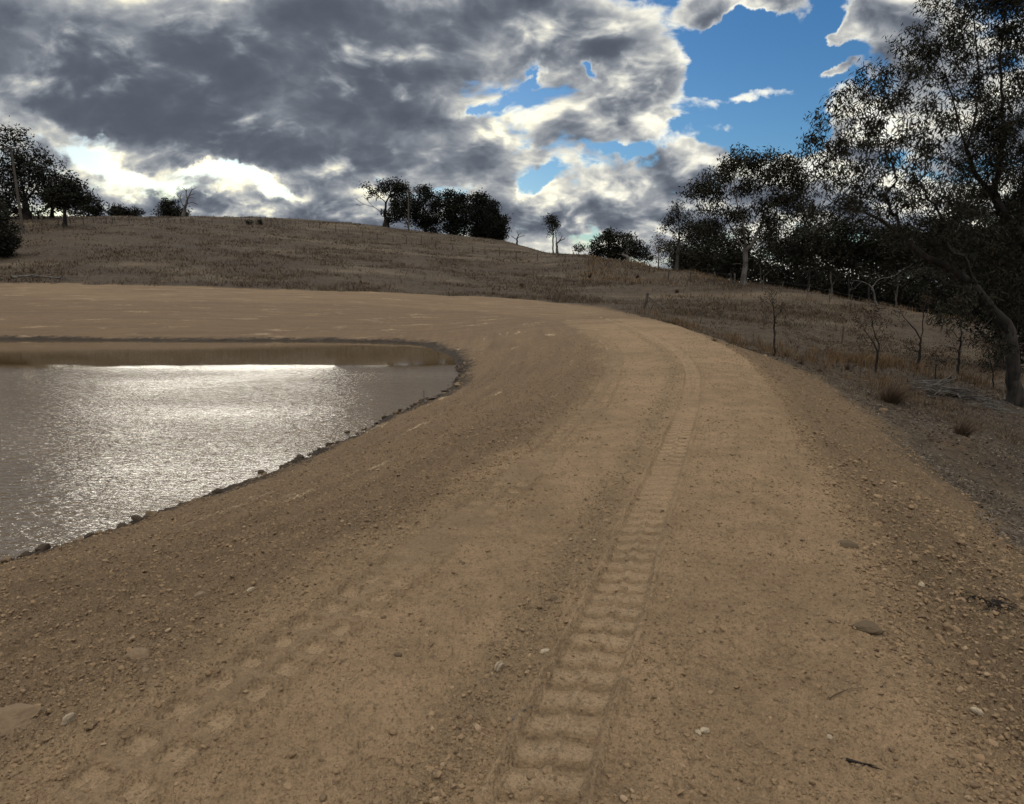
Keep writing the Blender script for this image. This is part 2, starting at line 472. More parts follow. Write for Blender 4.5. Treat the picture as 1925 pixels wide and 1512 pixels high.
def detail_h(x, y, bh, soil, sd_):
    """fine relief, returns height to add and colour masks"""
    r = np.hypot(x, y)
    h = np.zeros(x.shape, np.float32)
    dl, sl, _ = polydist(x, y, track_l); dr, sr, _ = polydist(x, y, track_r); dc, scn, sidec = polydist(x, y, road_x)
    drs, _, siders = polydist(x, y, rsh_f)
    dsh, _, sidesh = polydist(x, y, lsh_f)
    nzb = fbm(x, y, 0.8, 3, 19)
    wgt_right = sstep(-siders * drs, 0.0, 0.5)          # 1 right of the crest edge
    off_l = sstep(sidesh * dsh + nzb * 0.5, -0.35, 0.45)  # towards the pond
    rough = 0.35 + 0.9 * wgt_right + 0.55 * off_l
    lod = 1 / (1 + (r / 25) ** 2)
    # general unevenness
    h += soil * (0.030 * fbm(x, y, 0.9, 3, 11) + 0.012 * fbm(x, y, 4.0, 3, 23) * rough)
    pressed = 1 - 0.8 * np.maximum(sstep(dr, 0.20, 0.15), sstep(dl, 0.19, 0.15)) * (0.75 + 0.35 * fbm(x, y, 1.7, 2, 39))
    rough = rough * pressed
    cl = fbm(x, y, 14.0, 3, 31, 0.6)
    h += soil * 0.048 * rough * np.abs(cl) * (0.5 + 0.5 * nzb + 0.4)
    cl2 = fbm(x, y, 45.0, 2, 41, 0.6)
    h += soil * 0.012 * np.abs(cl2) * (0.7 * pressed + rough)
    cl3 = fbm(x, y, 120.0, 1, 51)
    h += soil * 0.0045 * cl3 * (0.7 * pressed + rough) * sstep(r, 9, 5)
    h += soil * wgt_right * (0.045 * np.abs(fbm(x, y, 3.2, 3, 65)) + 0.03 * fbm(x, y, 1.3, 2, 66))
    h += soil * off_l * 0.022 * np.abs(fbm(x, y, 4.5, 3, 67))
    # grader lines that follow the bank on the batters and the far apron
    ln = fbm(dc * 1.0, scn * 0.06, 2.6, 3, 61)
    h += soil * 0.02 * ln * np.maximum(off_l, wgt_right * 0.6)
    # windrow of loose crumbs beside the right-hand track, and at the left shoulder
    wr = np.exp(-((dr - 0.42) / 0.13) ** 2) * (0.5 + 0.5 * fbm(x, y, 2.0, 2, 77))
    # tread prints
    sidr = polydist(x, y, track_r)[2]
    def tread(d_, s_, dep, pitch, hw, sd, sid):
        w_ = vnoise(s_ * 1.3, s_ * 0 + sd, sd) * 0.03
        fade = np.clip(0.70 + 0.8 * vnoise(s_ * 0.7, d_ * 1.5, sd + 5), 0.25, 1.1)
        inn = sstep(d_, hw, hw - 0.03)
        ph = ((s_ + 0.008 * vnoise(s_ * 5, d_ * 4, sd + 8) + 0.20 * d_ * sid) / pitch) % 1.0
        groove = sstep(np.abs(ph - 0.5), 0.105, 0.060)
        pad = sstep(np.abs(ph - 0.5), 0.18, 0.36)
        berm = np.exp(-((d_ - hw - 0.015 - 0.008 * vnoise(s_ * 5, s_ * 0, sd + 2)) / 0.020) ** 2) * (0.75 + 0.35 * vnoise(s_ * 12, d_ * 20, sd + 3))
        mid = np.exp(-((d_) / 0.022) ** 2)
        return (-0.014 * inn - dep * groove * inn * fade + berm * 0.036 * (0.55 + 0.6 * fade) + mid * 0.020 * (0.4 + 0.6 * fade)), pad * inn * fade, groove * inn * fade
    gap_ = np.clip(1.1 + 1.6 * vnoise(sr * 0.9 + 3, dr * 3, 15), 0.15, 1)
    t1, p1, g1 = tread(dr, sr, 0.018, 0.150, 0.142, 5, sidr)
    # the left-hand print: two columns of pale flat plates in loose earth
    ph = ((sl + 0.012 * vnoise(sl * 7, dl * 4, 13)) / 0.185) % 1.0
    fade2 = np.clip(0.45 + 1.0 * vnoise(sl * 1.1, dl * 2.0, 14), 0.0, 1.0)
    plate = sstep(np.abs(dl - 0.095 + 0.012 * vnoise(sl * 9, sl * 0, 3)), 0.070, 0.048) * sstep(np.abs(ph - 0.5 + 0.08 * vnoise(sl * 11, dl * 30, 77)), 0.36, 0.25) * fade2
    inn2 = sstep(dl, 0.22, 0.17)
    t2 = -0.028 * plate + 0.010 * inn2 * (1 - plate) + 0.018 * np.exp(-((dl - 0.185) / 0.016) ** 2) * fade2
    p2 = plate; g2 = inn2 * (1 - plate) * 0.55
    vis = sstep(sr, 0, 0.5)
    h += soil * (t1 + t2 * 0.8)
    # older print just left of the right-hand one
    # lip at the crest edge
    h += soil * (0.03 * np.exp(-((drs - 0.05) / 0.09) ** 2) * (0.5 + 0.5 * fbm(x, y, 1.2, 2, 91)))
    h += soil * (-0.05 * sstep(-siders * drs, 0.05, 0.25) * sstep(drs, 2.5, 0.3))
    # grass paddock: hummocks
    g = 1 - soil
    h += g * (0.05 * fbm(x, y, 0.8, 3, 101) + 0.05 * fbm(x, y, 2.6, 2, 111) * np.clip(r / 40, 0.35, 1) + 0.25 * fbm(x, y, 0.10, 2, 131))
    h += g * 0.012 * fbm(x, y, 18.0, 2, 121) * lod * 2
    # undercut, wet lip at the pond edge
    hz = bh - WZ
    h += 0.05 * fbm(x, y, 3.0, 3, 141) * np.exp(-(hz / 0.12) ** 2)
    sidr = polydist(x, y, track_r)[2]
    loose = np.clip(np.exp(-((dr - 0.34) / 0.12) ** 2) * (sidr > 0) * (0.35 + 0.9 * (0.5 + 0.5 * nzb)) + 0.8 * np.exp(-((dsh - 0.05) / 0.4) ** 2) * (0.5 + 0.5 * nzb), 0, 1) * (1 - p1) * (1 - p2)
    h += soil * 0.006 * loose * np.abs(cl2)
    return h, dict(loose=loose, pad=np.clip(p1 + p2 * 0.9, 0, 1), groove=np.clip(g1 + g2, 0, 1), batr=wgt_right, batl=off_l, across=dc * np.where(sidec > 0, 1, -1), along=scn)


def ground_h(x, y):
    x = np.atleast_1d(np.asarray(x, np.float64)); y = np.atleast_1d(np.asarray(y, np.float64))
    bh = base_h(x, y); soil, sd_ = masks(x, y); h, _ = detail_h(x, y, bh, soil, sd_)
    return bh + h

def gz(x, y): return float(ground_h(x, y)[0])
def on_ground(px, py):
    p = ground_at(px, py); return np.array([p[0], p[1], gz(p[0], p[1])])

# polar grid: fine in front of the camera, coarse behind
ang = np.concatenate([np.linspace(-180, -52, 60, endpoint=False), np.linspace(-52, 52, 1250, endpoint=False), np.linspace(52, 180, 60, endpoint=False)])
NR = 1150
rad = 0.9 * (2600 / 0.9) ** (np.linspace(0, 1, NR) ** 1.0)
rad = np.concatenate([0.9 * (70 / 0.9) ** np.linspace(0, 1, 900, endpoint=False), 70 * (230 / 70) ** np.linspace(0, 1, 180, endpoint=False), 230 * (2600 / 230) ** np.linspace(0, 1, 40)])
NR = len(rad); NA = len(ang)
aa, rr = np.meshgrid(R(1) * ang, rad, indexing='ij')
gx = (rr * np.sin(aa)).ravel(); gy = (rr * np.cos(aa)).ravel()
gx = np.append(gx, 0.0); gy = np.append(gy, 0.0)
bh = base_h(gx, gy); soil, sdv = masks(gx, gy); dh, mk = detail_h(gx, gy, bh, soil, sdv)
gzv = bh + dh
idx = np.arange(NA * NR).reshape(NA, NR)
nx = np.roll(idx, -1, axis=0)
quads = np.stack([idx[:, :-1], idx[:, 1:], nx[:, 1:], nx[:, :-1]], -1).reshape(-1, 4)
fan = np.stack([np.full(NA, NA * NR), idx[:, 0], nx[:, 0]], -1)

def mat(name):
    m_ = bpy.data.materials.new(name); m_.use_nodes = True
    t = m_.node_tree; t.nodes.clear()
    n_ = NT(t); bs = n_.node('ShaderNodeBsdfPrincipled'); o_ = n_.node('ShaderNodeOutputMaterial')
    t.links.new(bs.outputs[0], o_.inputs[0])
    bs.inputs['Roughness'].default_value = 0.9
    bs.inputs['Specular IOR Level'].default_value = 0.15
    return m_, n_, bs

gm, g, bs = mat('earth_and_grass')
pos = X(g, g.node('ShaderNodeNewGeometry').outputs['Position'])
n1 = g.noise(pos, 0.35, 5, 0.6); n2 = g.noise(pos, 3.0, 6, 0.65); n3 = g.noise(pos, 30.0, 4, 0.7)
soilm = g.attr('soil'); padm = g.attr('pad'); groovem = g.attr('groove'); batr = g.attr('batr'); batl = g.attr('batl')
strv = g.comb(g.attr('across') * 2.2, g.attr('along') * 0.10, 0.0)
streak = g.noise(strv, 1.6, 5, 0.6)
streak2 = g.noise(g.comb(g.attr('across') * 0.9, g.attr('along') * 0.14, 3.0), 2.4, 6, 0.62)
sepz = g.sep(pos)[2]
dry = (0.312, 0.214, 0.127); damp_and_groove = (0.128, 0.088, 0.055); olive = (0.185, 0.140, 0.076); pale = (0.46, 0.35, 0.23)
c = g.mix(g.smooth(n2 * 0.5 + n1 * 0.5, 0.38, 0.62), dry, (0.218, 0.150, 0.089))
c = g.mix(g.smooth(batl, 0.15, 0.9) * g.smooth(n1 * 0.6 + streak * 0.6, 0.42, 0.70, 0.95, 0.55), c, damp_and_groove)
c = g.mix(g.attr('loose') * g.smooth(g.noise(pos, 9.0, 5, 0.7), 0.36, 0.60) * 0.8, c, (0.185, 0.138, 0.086))
c = g.mix(batr * g.smooth(n1, 0.35, 0.65, 0.95, 0.7), c, g.mix(g.smooth(streak, 0.4, 0.6), (0.125, 0.085, 0.055), (0.14, 0.103, 0.060)))
c = g.mix(g.smooth(streak2 + n2 * 0.25, 0.74, 0.84) * g.smooth(batl, 0.1, 0.5) * 0.85, c, pale)
far_ = g.smooth(g.sep(pos)[1], 26, 34)
c = g.mix(far_ * 0.6, c, (0.155, 0.106, 0.064))
st3 = g.noise(g.vmath('MULTIPLY', pos, (0.10, 1.0, 0.0)), 1.3, 5, 0.65)
c = g.mix(far_ * g.smooth(st3, 0.44, 0.60) * 0.7, c, (0.13, 0.088, 0.056))
c = g.mix(far_ * g.smooth(g.noise(g.vmath('MULTIPLY', pos, (0.16, 1.1, 0.0)), 1.9, 5, 0.6), 0.60, 0.68) * 0.75, c, pale)
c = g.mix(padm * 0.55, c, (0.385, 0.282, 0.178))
c = g.mix(groovem * 0.45, c, damp_and_groove)  # print grooves and the earth between plates toned darker
c = g.mix(g.smooth(n3, 0.56, 0.72) * 0.35, c, (0.43, 0.30, 0.18))
c = g.mix(g.smooth(n3, 0.48, 0.34) * 0.6, c, (0.13, 0.088, 0.056))  # low spots of the bump darkened in the colour, as crevice shade
n4 = g.noise(pos, 110.0, 3, 0.7)
c = g.mix(g.smooth(n4, 0.5, 0.34) * 0.45, c, (0.11, 0.075, 0.048))
grassc = g.mix(g.smooth(n2, 0.40, 0.62), (0.047, 0.036, 0.026), (0.086, 0.065, 0.045))  # grass kept darker, with the cloud shadow put into its colour
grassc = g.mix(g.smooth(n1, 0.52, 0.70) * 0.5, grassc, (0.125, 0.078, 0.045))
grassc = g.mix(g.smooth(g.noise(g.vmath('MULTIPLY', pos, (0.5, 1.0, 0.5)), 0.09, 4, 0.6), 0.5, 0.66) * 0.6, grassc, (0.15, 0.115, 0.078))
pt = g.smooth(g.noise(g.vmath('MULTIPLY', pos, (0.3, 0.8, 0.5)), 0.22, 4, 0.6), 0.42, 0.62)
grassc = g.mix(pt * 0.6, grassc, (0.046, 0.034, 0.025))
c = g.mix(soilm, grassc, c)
# soaked mud at the waterline
wet = g.smooth(sepz + (n2 - 0.5) * 0.34 + (n1 - 0.5) * 0.2, WZ + 0.17, WZ + 0.07)
wet = wet * g.attr('pondside')
c = g.mix(wet * 0.93, c, (0.022, 0.015, 0.010))
g.put(bs.inputs['Base Color'], c)
g.put(bs.inputs['Roughness'], g.smooth(wet, 0, 1, 0.92, 0.75))
bp = g.node('ShaderNodeBump'); bp.inputs['Distance'].default_value = 0.022; bp.inputs['Strength'].default_value = 1.0
vor = g.voronoi(pos, 55.0)
g.put(bp.inputs['Height'], n3 * 1.0 + g.noise(pos, 140.0, 3, 0.7) * 0.4 - vor * 0.5)
g.t.links.new(bp.outputs[0], bs.inputs['Normal'])
dpond, _, _ = polydist(gx, gy, shore_f)
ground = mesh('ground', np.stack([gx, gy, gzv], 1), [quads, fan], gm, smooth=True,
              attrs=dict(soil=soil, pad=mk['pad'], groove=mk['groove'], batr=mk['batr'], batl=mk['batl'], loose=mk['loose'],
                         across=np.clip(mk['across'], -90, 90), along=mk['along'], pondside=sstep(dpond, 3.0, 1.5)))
tag(ground, kind='structure')

# ------------------------------------------------------------------ pond
wm, g, bs = mat('muddy_water')
pos = X(g, g.node('ShaderNodeNewGeometry').outputs['Position'])
px_, py_, pz_ = g.sep(pos)
bs.inputs['Base Color'].default_value = (0.088, 0.058, 0.027, 1)
bs.inputs['Roughness'].default_value = 0.04
bs.inputs['IOR'].default_value = 1.85
bs.inputs['Specular IOR Level'].default_value = 0.5
wv = g.vmath('MULTIPLY', pos, (1.0, 2.3, 1.0))
calm = g.smooth(py_ + (g.noise(pos, 0.25, 2) - 0.5) * 1.5, 21.8, 19.0, 0.012, 1.0)
patch = g.smooth(g.noise(g.vmath('MULTIPLY', pos, (0.5, 1.0, 1.0)), 0.35, 3), 0.35, 0.65, 0.55, 1.15)
hgt = g.noise(g.vmath('MULTIPLY', pos, (0.7, 2.6, 1.0)), 2.2, 2, 0.5, 0.2) * 1.3 + g.noise(wv, 4.5, 3, 0.55, 0.3) * 1.0 + g.noise(wv, 12.0, 2, 0.5, 0.2) * 0.5
bp = g.node('ShaderNodeBump'); bp.inputs['Distance'].default_value = 0.036
g.put(bp.inputs['Strength'], calm * patch)
g.put(bp.inputs['Height'], hgt)
g.t.links.new(bp.outputs[0], bs.inputs['Normal'])
grow_poly = []
for i, p in enumerate(pond_poly):
    grow_poly.append((p[0], p[1]))
pp = np.array(grow_poly)
# push the outline outwards under the bank so that the waterline is the terrain's own
cen_n = []
for i in range(len(pp)):
    t = pp[(i + 1) % len(pp)] - pp[i - 1]; t = t / (np.hypot(*t) + 1e-9); cen_n.append([t[1], -t[0]])
pp2 = pp + np.array(cen_n) * 0.8
import bmesh
bm = bmesh.new()
vs = [bm.verts.new((float(x), float(y), WZ)) for x, y in pp2]
f_ = bm.faces.new(vs); bmesh.ops.triangulate(bm, faces=[f_])
me = bpy.data.meshes.new('water'); bm.to_mesh(me); bm.free()
me.materials.append(wm)
if me.polygons[0].normal.z < 0: me.flip_normals()
pond = bpy.data.objects.new('water', me); COL.objects.link(pond); tag(pond, kind='structure')

# ------------------------------------------------------------------ materials for things
def rock_mat(name, cols, rough=0.9):
    m_, g, bs = mat(name)
    gi = g.node('ShaderNodeNewGeometry')
    pos = X(g, g.node('ShaderNodeTexCoord').outputs['Object'])
    rnd = X(g, gi.outputs['Random Per Island'])
    rp = g.node('ShaderNodeValToRGB'); cr = rp.color_ramp
    cr.elements[0].position = 0; cr.elements[0].color = (*cols[0], 1)
    cr.elements[1].position = 1; cr.elements[1].color = (*cols[-1], 1)
    for i, c_ in enumerate(cols[1:-1]):
        e = cr.elements.new((i + 1) / (len(cols) - 1)); e.color = (*c_, 1)
    g.put(rp.inputs[0], rnd)
    nz = g.noise(pos, 40.0, 4, 0.7)
    c = g.mix(g.smooth(nz, 0.3, 0.7) * 0.45, X(g, rp.outputs[0]), (0.10, 0.07, 0.045))
    g.put(bs.inputs['Base Color'], c); bs.inputs['Roughness'].default_value = rough
    b_ = g.node('ShaderNodeBump'); b_.inputs['Distance'].default_value = 0.004; g.put(b_.inputs['Height'], nz)
    g.t.links.new(b_.outputs[0], bs.inputs['Normal'])
    return m_
M_gravel = rock_mat('gravel', [(0.12, 0.080, 0.050), (0.20, 0.135, 0.080), (0.26, 0.175, 0.10), (0.25, 0.165, 0.095), (0.16, 0.11, 0.068), (0.29, 0.20, 0.12), (0.23, 0.155, 0.09), (0.33, 0.235, 0.15)])
M_wetrock = rock_mat('wet_rock', [(0.012, 0.010, 0.008), (0.022, 0.017, 0.013), (0.05, 0.036, 0.025)], 0.7)
M_dryrock = rock_mat('dry_rock', [(0.13, 0.092, 0.06), (0.20, 0.145, 0.095)])
M_tanrock = rock_mat('tan_rock', [(0.15, 0.105, 0.065), (0.19, 0.133, 0.084)])
M_palerock = rock_mat('pale_rock', [(0.33, 0.26, 0.18), (0.38, 0.31, 0.22)])
M_darkclod = rock_mat('dark_clod', [(0.085, 0.06, 0.04), (0.11, 0.08, 0.05)])

def bark_mat(name, a, b, stain, sc=6.0):
    m_, g, bs = mat(name)
    pos = X(g, g.node('ShaderNodeTexCoord').outputs['Object'])
    v = g.vmath('MULTIPLY', pos, (1.0, 1.0, 0.22))
    nz = g.noise(v, sc, 5, 0.65); n2_ = g.noise(pos, sc * 0.16, 3, 0.5)
    c = g.mix(g.smooth(nz, 0.35, 0.65), a, b)
    c = g.mix(g.smooth(n2_, 0.48, 0.66) * 0.8, c, stain)
    g.put(bs.inputs['Base Color'], c)
    b_ = g.node('ShaderNodeBump'); b_.inputs['Distance'].default_value = 0.03; g.put(b_.inputs['Height'], nz)
    g.t.links.new(b_.outputs[0], bs.inputs['Normal'])
    return m_
M_bark_white = bark_mat('pale_gum_bark', (0.15, 0.135, 0.12), (0.095, 0.083, 0.072), (0.045, 0.036, 0.03))
M_bark_dark = bark_mat('dark_bark', (0.038, 0.032, 0.028), (0.020, 0.017, 0.014), (0.060, 0.052, 0.046))
M_bark_grey = bark_mat('grey_bark', (0.075, 0.066, 0.058), (0.045, 0.039, 0.034), (0.028, 0.023, 0.019))
M_bark_streak = bark_mat('streaked_gum_bark', (0.048, 0.042, 0.037), (0.022, 0.019, 0.016), (0.018, 0.015, 0.012), 7)
M_deadwood = bark_mat('weathered_dead_wood', (0.15, 0.138, 0.125), (0.09, 0.082, 0.073), (0.05, 0.044, 0.038), 12)
M_post = bark_mat('old_post_timber', (0.10, 0.085, 0.072), (0.055, 0.046, 0.038), (0.13, 0.115, 0.1), 20)
M_pole = bark_mat('pole_timber', (0.10, 0.085, 0.070), (0.07, 0.058, 0.048), (0.12, 0.1, 0.085), 8)

def leaf_mat(name, cols, rough=0.55):
    m_, g, bs = mat(name)
    rnd = X(g, g.node('ShaderNodeNewGeometry').outputs['Random Per Island'])
    rp = g.node('ShaderNodeValToRGB'); cr = rp.color_ramp
    cr.elements[0].position = 0; cr.elements[0].color = (*cols[0], 1)
    cr.elements[1].position = 1; cr.elements[1].color = (*cols[-1], 1)
    for i, c_ in enumerate(cols[1:-1]):
        e = cr.elements.new((i + 1) / (len(cols) - 1)); e.color = (*c_, 1)
    g.put(rp.inputs[0], rnd); g.put(bs.inputs['Base Color'], X(g, rp.outputs[0]))
    bs.inputs['Roughness'].default_value = rough
    return m_
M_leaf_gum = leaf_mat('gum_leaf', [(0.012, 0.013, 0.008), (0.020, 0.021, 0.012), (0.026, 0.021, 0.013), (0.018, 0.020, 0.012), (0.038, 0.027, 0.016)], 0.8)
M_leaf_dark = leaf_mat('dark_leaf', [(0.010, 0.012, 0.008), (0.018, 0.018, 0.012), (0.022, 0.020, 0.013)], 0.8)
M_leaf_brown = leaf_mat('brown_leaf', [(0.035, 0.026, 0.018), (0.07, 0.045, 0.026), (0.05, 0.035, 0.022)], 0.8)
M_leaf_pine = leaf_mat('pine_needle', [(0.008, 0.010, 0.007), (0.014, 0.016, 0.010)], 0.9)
M_straw = leaf_mat('dry_grass', [(0.15, 0.115, 0.075), (0.20, 0.15, 0.095), (0.115, 0.088, 0.058), (0.24, 0.165, 0.095), (0.10, 0.08, 0.056)], 0.9)
M_straw_hill = leaf_mat('hill_grass', [(0.058, 0.043, 0.030), (0.105, 0.079, 0.052), (0.08, 0.06, 0.042), (0.13, 0.09, 0.055), (0.05, 0.038, 0.028)], 0.9)  # hill blades darkened as well, cloud shadow held in the colour
M_straw_gold = leaf_mat('golden_grass', [(0.17, 0.105, 0.058), (0.22, 0.145, 0.08), (0.13, 0.085, 0.048), (0.10, 0.07, 0.042)], 0.9)
M_rush = leaf_mat('rush_blade', [(0.045, 0.030, 0.022), (0.085, 0.055, 0.038), (0.06, 0.042, 0.028), (0.13, 0.09, 0.055)], 0.8)
M_litter = leaf_mat('leaf_litter', [(0.08, 0.068, 0.056), (0.12, 0.10, 0.082), (0.055, 0.043, 0.035), (0.19, 0.165, 0.135), (0.10, 0.07, 0.05), (0.07, 0.055, 0.045)], 0.8)
M_wire = leaf_mat('fence_wire', [(0.09, 0.085, 0.08), (0.11, 0.1, 0.095)], 0.6)
M_ceramic = leaf_mat('insulator', [(0.25, 0.2, 0.17), (0.3, 0.24, 0.2)], 0.3)

# ------------------------------------------------------------------ stones
def ico(sub):
    bm = bmesh.new(); bmesh.ops.create_icosphere(bm, subdivisions=sub, radius=1.0)
    V = np.array([v.co[:] for v in bm.verts]); F = np.array([[v.index for v in f.verts] for f in bm.faces]); bm.free()
    return V, F
def stone_proto(sub, k):
    V, F = ico(sub); rg = np.random.default_rng(k)
    dirs = rg.normal(size=(9, 3)); dirs /= np.linalg.norm(dirs, axis=1)[:, None]
    off = rg.uniform(0.55, 0.95, 9)
    for d_, o_ in zip(dirs, off):                    # chip flat faces off
        t = V @ d_; V = V - np.maximum(t - o_, 0)[:, None] * d_ * 0.9
    V = V * (1 + rg.normal(size=(len(V), 1)) * 0.05)
    return V * rg.uniform([0.9, 0.7, 0.45], [1.25, 1.0, 0.8]), F

def rotm(n_, tilt=0.5, rg=rng):
    a = rg.uniform(0, 2 * math.pi, n_); b = rg.normal(size=n_) * tilt; c_ = rg.normal(size=n_) * tilt
    ca, sa, cb, sb, cc, sc = np.cos(a), np.sin(a), np.cos(b), np.sin(b), np.cos(c_), np.sin(c_)
    z = np.zeros(n_); o_ = np.ones(n_)
    Rz = np.stack([ca, -sa, z, sa, ca, z, z, z, o_], 1).reshape(-1, 3, 3)
    Rx = np.stack([o_, z, z, z, cb, -sb, z, sb, cb], 1).reshape(-1, 3, 3)
    Ry = np.stack([cc, z, sc, z, o_, z, -sc, z, cc], 1).reshape(-1, 3, 3)
    return Rz @ Rx @ Ry

def scatter_stones(P_, size, sub, protos):
    Vs, Fs, nv = [], [], 0
    which = rng.integers(0, len(protos), len(P_))
    for k, (V, F) in enumerate(protos):
        m_ = which == k
        if not m_.any(): continue
        Rm = rotm(m_.sum(), 0.35)
        W = np.einsum('nij,vj->nvi', Rm, V) * size[m_][:, None, None] + P_[m_][:, None, :]
        Vs.append(W.reshape(-1, 3))
        Fs.append((F[None] + (np.arange(m_.sum()) * len(V))[:, None, None] + nv).reshape(-1, 3)); nv += len(V) * int(m_.sum())
    return np.concatenate(Vs), np.concatenate(Fs)

def in_frame(n_, r0, r1, a0=-42, a1=42):
    r = r0 * (r1 / r0) ** rng.uniform(0, 1, n_); a = R(1) * rng.uniform(a0, a1, n_)
    return r * np.sin(a), r * np.cos(a), r

NG = 560000
x, y, r = in_frame(NG, 1.25, 24)
_, sdv_ = masks(x, y)
dr, sr, sidr = polydist(x, y, track_r); drs, _, sds = polydist(x, y, rsh_f); dls, _, sdl = polydist(x, y, lsh_f); dtl, _, _ = polydist(x, y, track_l)
right = (sds < 0); patch = 0.5 + 0.5 * fbm(x, y, 0.9, 3, 201)
patch2 = 0.5 + 0.5 * fbm(x, y, 3.5, 2, 207)
prob = 0.20 * patch2
prob = np.where(right, 0.75 * patch2 + 0.2, prob)
prob = np.where(~right & (drs < 1.4), 0.30 * patch * 1.3, prob)
prob = np.where(sdl > 0, 0.42 + 0.3 * patch2, prob)
prob += 0.85 * np.exp(-((dr - 0.33) / 0.13) ** 2) * (sidr > 0) * (0.3 + 0.7 * patch)
prob += 0.75 * np.exp(-((dls - 0.15) / 0.35) ** 2) * patch
prob = np.where(dtl < 0.17, prob * 0.3, prob); prob = np.where((dr < 0.17), prob * 0.25, prob)
ok = (rng.uniform(0, 1, NG) < prob) & (sdv_ > -0.3) & ((base_h(x, y) > WZ + 0.05) | right)
x, y, r = x[ok], y[ok], r[ok]
size = rng.lognormal(math.log(0.0034), 0.55, len(x)) * np.maximum(1, (r / 3.2) ** 0.62)
size = np.minimum(size * np.where(right[ok], 1.25, 1.0), np.where(right[ok], 0.040, 0.017))
P_ = np.stack([x, y, ground_h(x, y) + size * 0.02], 1)
big_ = size > 0.009
V1, F1 = scatter_stones(P_[~big_], size[~big_], 1, [stone_proto(1, k) for k in range(10)])
V2, F2 = scatter_stones(P_[big_ & (r < 9)], size[big_ & (r < 9)], 2, [stone_proto(2, k + 20) for k in range(10)])
V3, F3 = scatter_stones(P_[big_ & (r >= 9)], size[big_ & (r >= 9)], 1, [stone_proto(1, k + 40) for k in range(10)])
F2 = F2 + len(V1); F3 = F3 + len(V1) + len(V2)
tag(mesh('gravel', np.concatenate([V1, V2, V3]), [F1, F2, F3], M_gravel), 'loose brown gravel and crumbs of earth strewn over the bank', 'gravel', kind='stuff')

def rock(px, py, wpx, name, label, cat, m, k, group=None, flat=0.6, rz=None, sink=0.3, aspect=0.75):
    p = on_ground(px, py); dist = float(np.linalg.norm(p - np.array([0, 0, CAMH]))); s_ = wpx / 2 / FPX * dist
    V, F = stone_proto(4, k)
    V = V / np.linalg.norm(V, axis=1)[:, None] * (np.linalg.norm(V, axis=1)[:, None] * 0.5 + 0.5)
    V = V + 0.05 * np.stack([vnoise(V[:, 0] * 3 + k, V[:, 1] * 3 + V[:, 2] * 2, j) for j in range(3)], 1)
    V = V / np.abs(V).max(0)
    rg = np.random.default_rng(k + 5)
    V = V * (1 + 0.10 * np.sin(V @ rg.normal(size=(3, 1)) * 4 + k))
    o = mesh(name, V * np.array([s_, s_ * aspect, s_ * flat]), F, m, smooth=False)
    o.location = (p[0], p[1], p[2] + s_ * flat * (1 - 2 * sink) * 0.6)
    o.rotation_euler = (0.1, -0.08, rz if rz is not None else (k * 1.7) % 6.28)
    return tag(o, label, cat, group)

rock(258, 1240, 44, 'rock', 'tan flat stone with a dark underside on the inner slope above the left tracks', 'rock', M_tanrock, 101, rz=0.1, flat=0.42)
rock(22, 1368, 92, 'rock', 'large tan half buried stone at the lower left edge of the slope', 'rock', M_tanrock, 102, rz=0.3, flat=0.45, sink=0.35)
rock(472, 1112, 14, 'rock', 'small cream stone on the inner slope just uphill of the tracks', 'rock', M_palerock, 103, rz=0.5)
rock(376, 1127, 22, 'rock', 'brown rounded stone left of the small cream stone on the slope', 'rock', M_dryrock, 104)
rock(129, 1364, 22, 'rock', 'pale upright chip beside the large half buried stone', 'rock', M_palerock, 105, flat=0.9, rz=1.2, aspect=0.4)
rock(274, 1272, 16, 'rock', 'small pale pebble just below the flat tan stone with the dark underside', 'rock', M_dryrock, 106)
rock(1038, 968, 9, 'rock', 'brown pebble alone on the smooth middle of the road', 'rock', M_dryrock, 107)
rock(868, 1062, 17, 'clod', 'dark flat clod on the road left of the bare middle strip', 'clod', M_darkclod, 108, flat=0.4)
rock(1025, 1237, 20, 'rock', 'pale stone in the gravel strip beside the right wheel track', 'rock', M_palerock, 109)
rock(1312, 1383, 15, 'rock', 'left one of two pale pebbles side by side near the bottom of the road', 'rock', M_palerock, 110)
rock(1324, 1381, 16, 'rock', 'right one of two pale pebbles side by side near the bottom of the road', 'rock', M_palerock, 111)
rock(1565, 1171, 15, 'rock', 'tan pebble on the smooth road left of the dark chunk at the crest edge', 'rock', M_tanrock, 112)
rock(1633, 1190, 44, 'clod', 'dark broad clod sitting on the right crest edge of the road', 'clod', M_darkclod, 113, flat=0.4, rz=-0.4)
rock(1592, 1029, 32, 'clod', 'smaller dark clod on the crest edge farther up the road', 'clod', M_darkclod, 114, flat=0.45, rz=-0.5)
rock(1733, 1094, 14, 'rock', 'whitish stone high on the outer batter right of the crest edge', 'rock', M_palerock, 115)
rock(1838, 1328, 18, 'rock', 'cream stone on the outer batter near the right edge', 'rock', M_palerock, 116)
rock(1560, 1386, 14, 'rock', 'pale pebble at the bottom right of the road before the batter', 'rock', M_palerock, 117)
rock(1743, 1238, 17, 'clod', 'nearly black clod on the outer batter', 'clod', M_darkclod, 118)
rock(1042, 1137, 22, 'clod', 'dark spiky clod among the gravel left of the right tracks', 'clod', M_darkclod, 119, flat=0.5)
rock(748, 1241, 17, 'clod', 'dark small clod alone between the two tracks', 'clod', M_darkclod, 120)
rock(1437, 672, 9, 'rock', 'white stone at the foot of the batter near the thin sapling', 'rock', M_palerock, 121)
rock(1660, 777, 15, 'rock', 'orange tan stone below the big rush tussock', 'rock', M_tanrock, 122)
rock(938, 1265, 26, 'rock', 'pale angular chip standing on edge in the gravel', 'rock', M_palerock, 123, flat=0.9, aspect=0.4, rz=0.9)

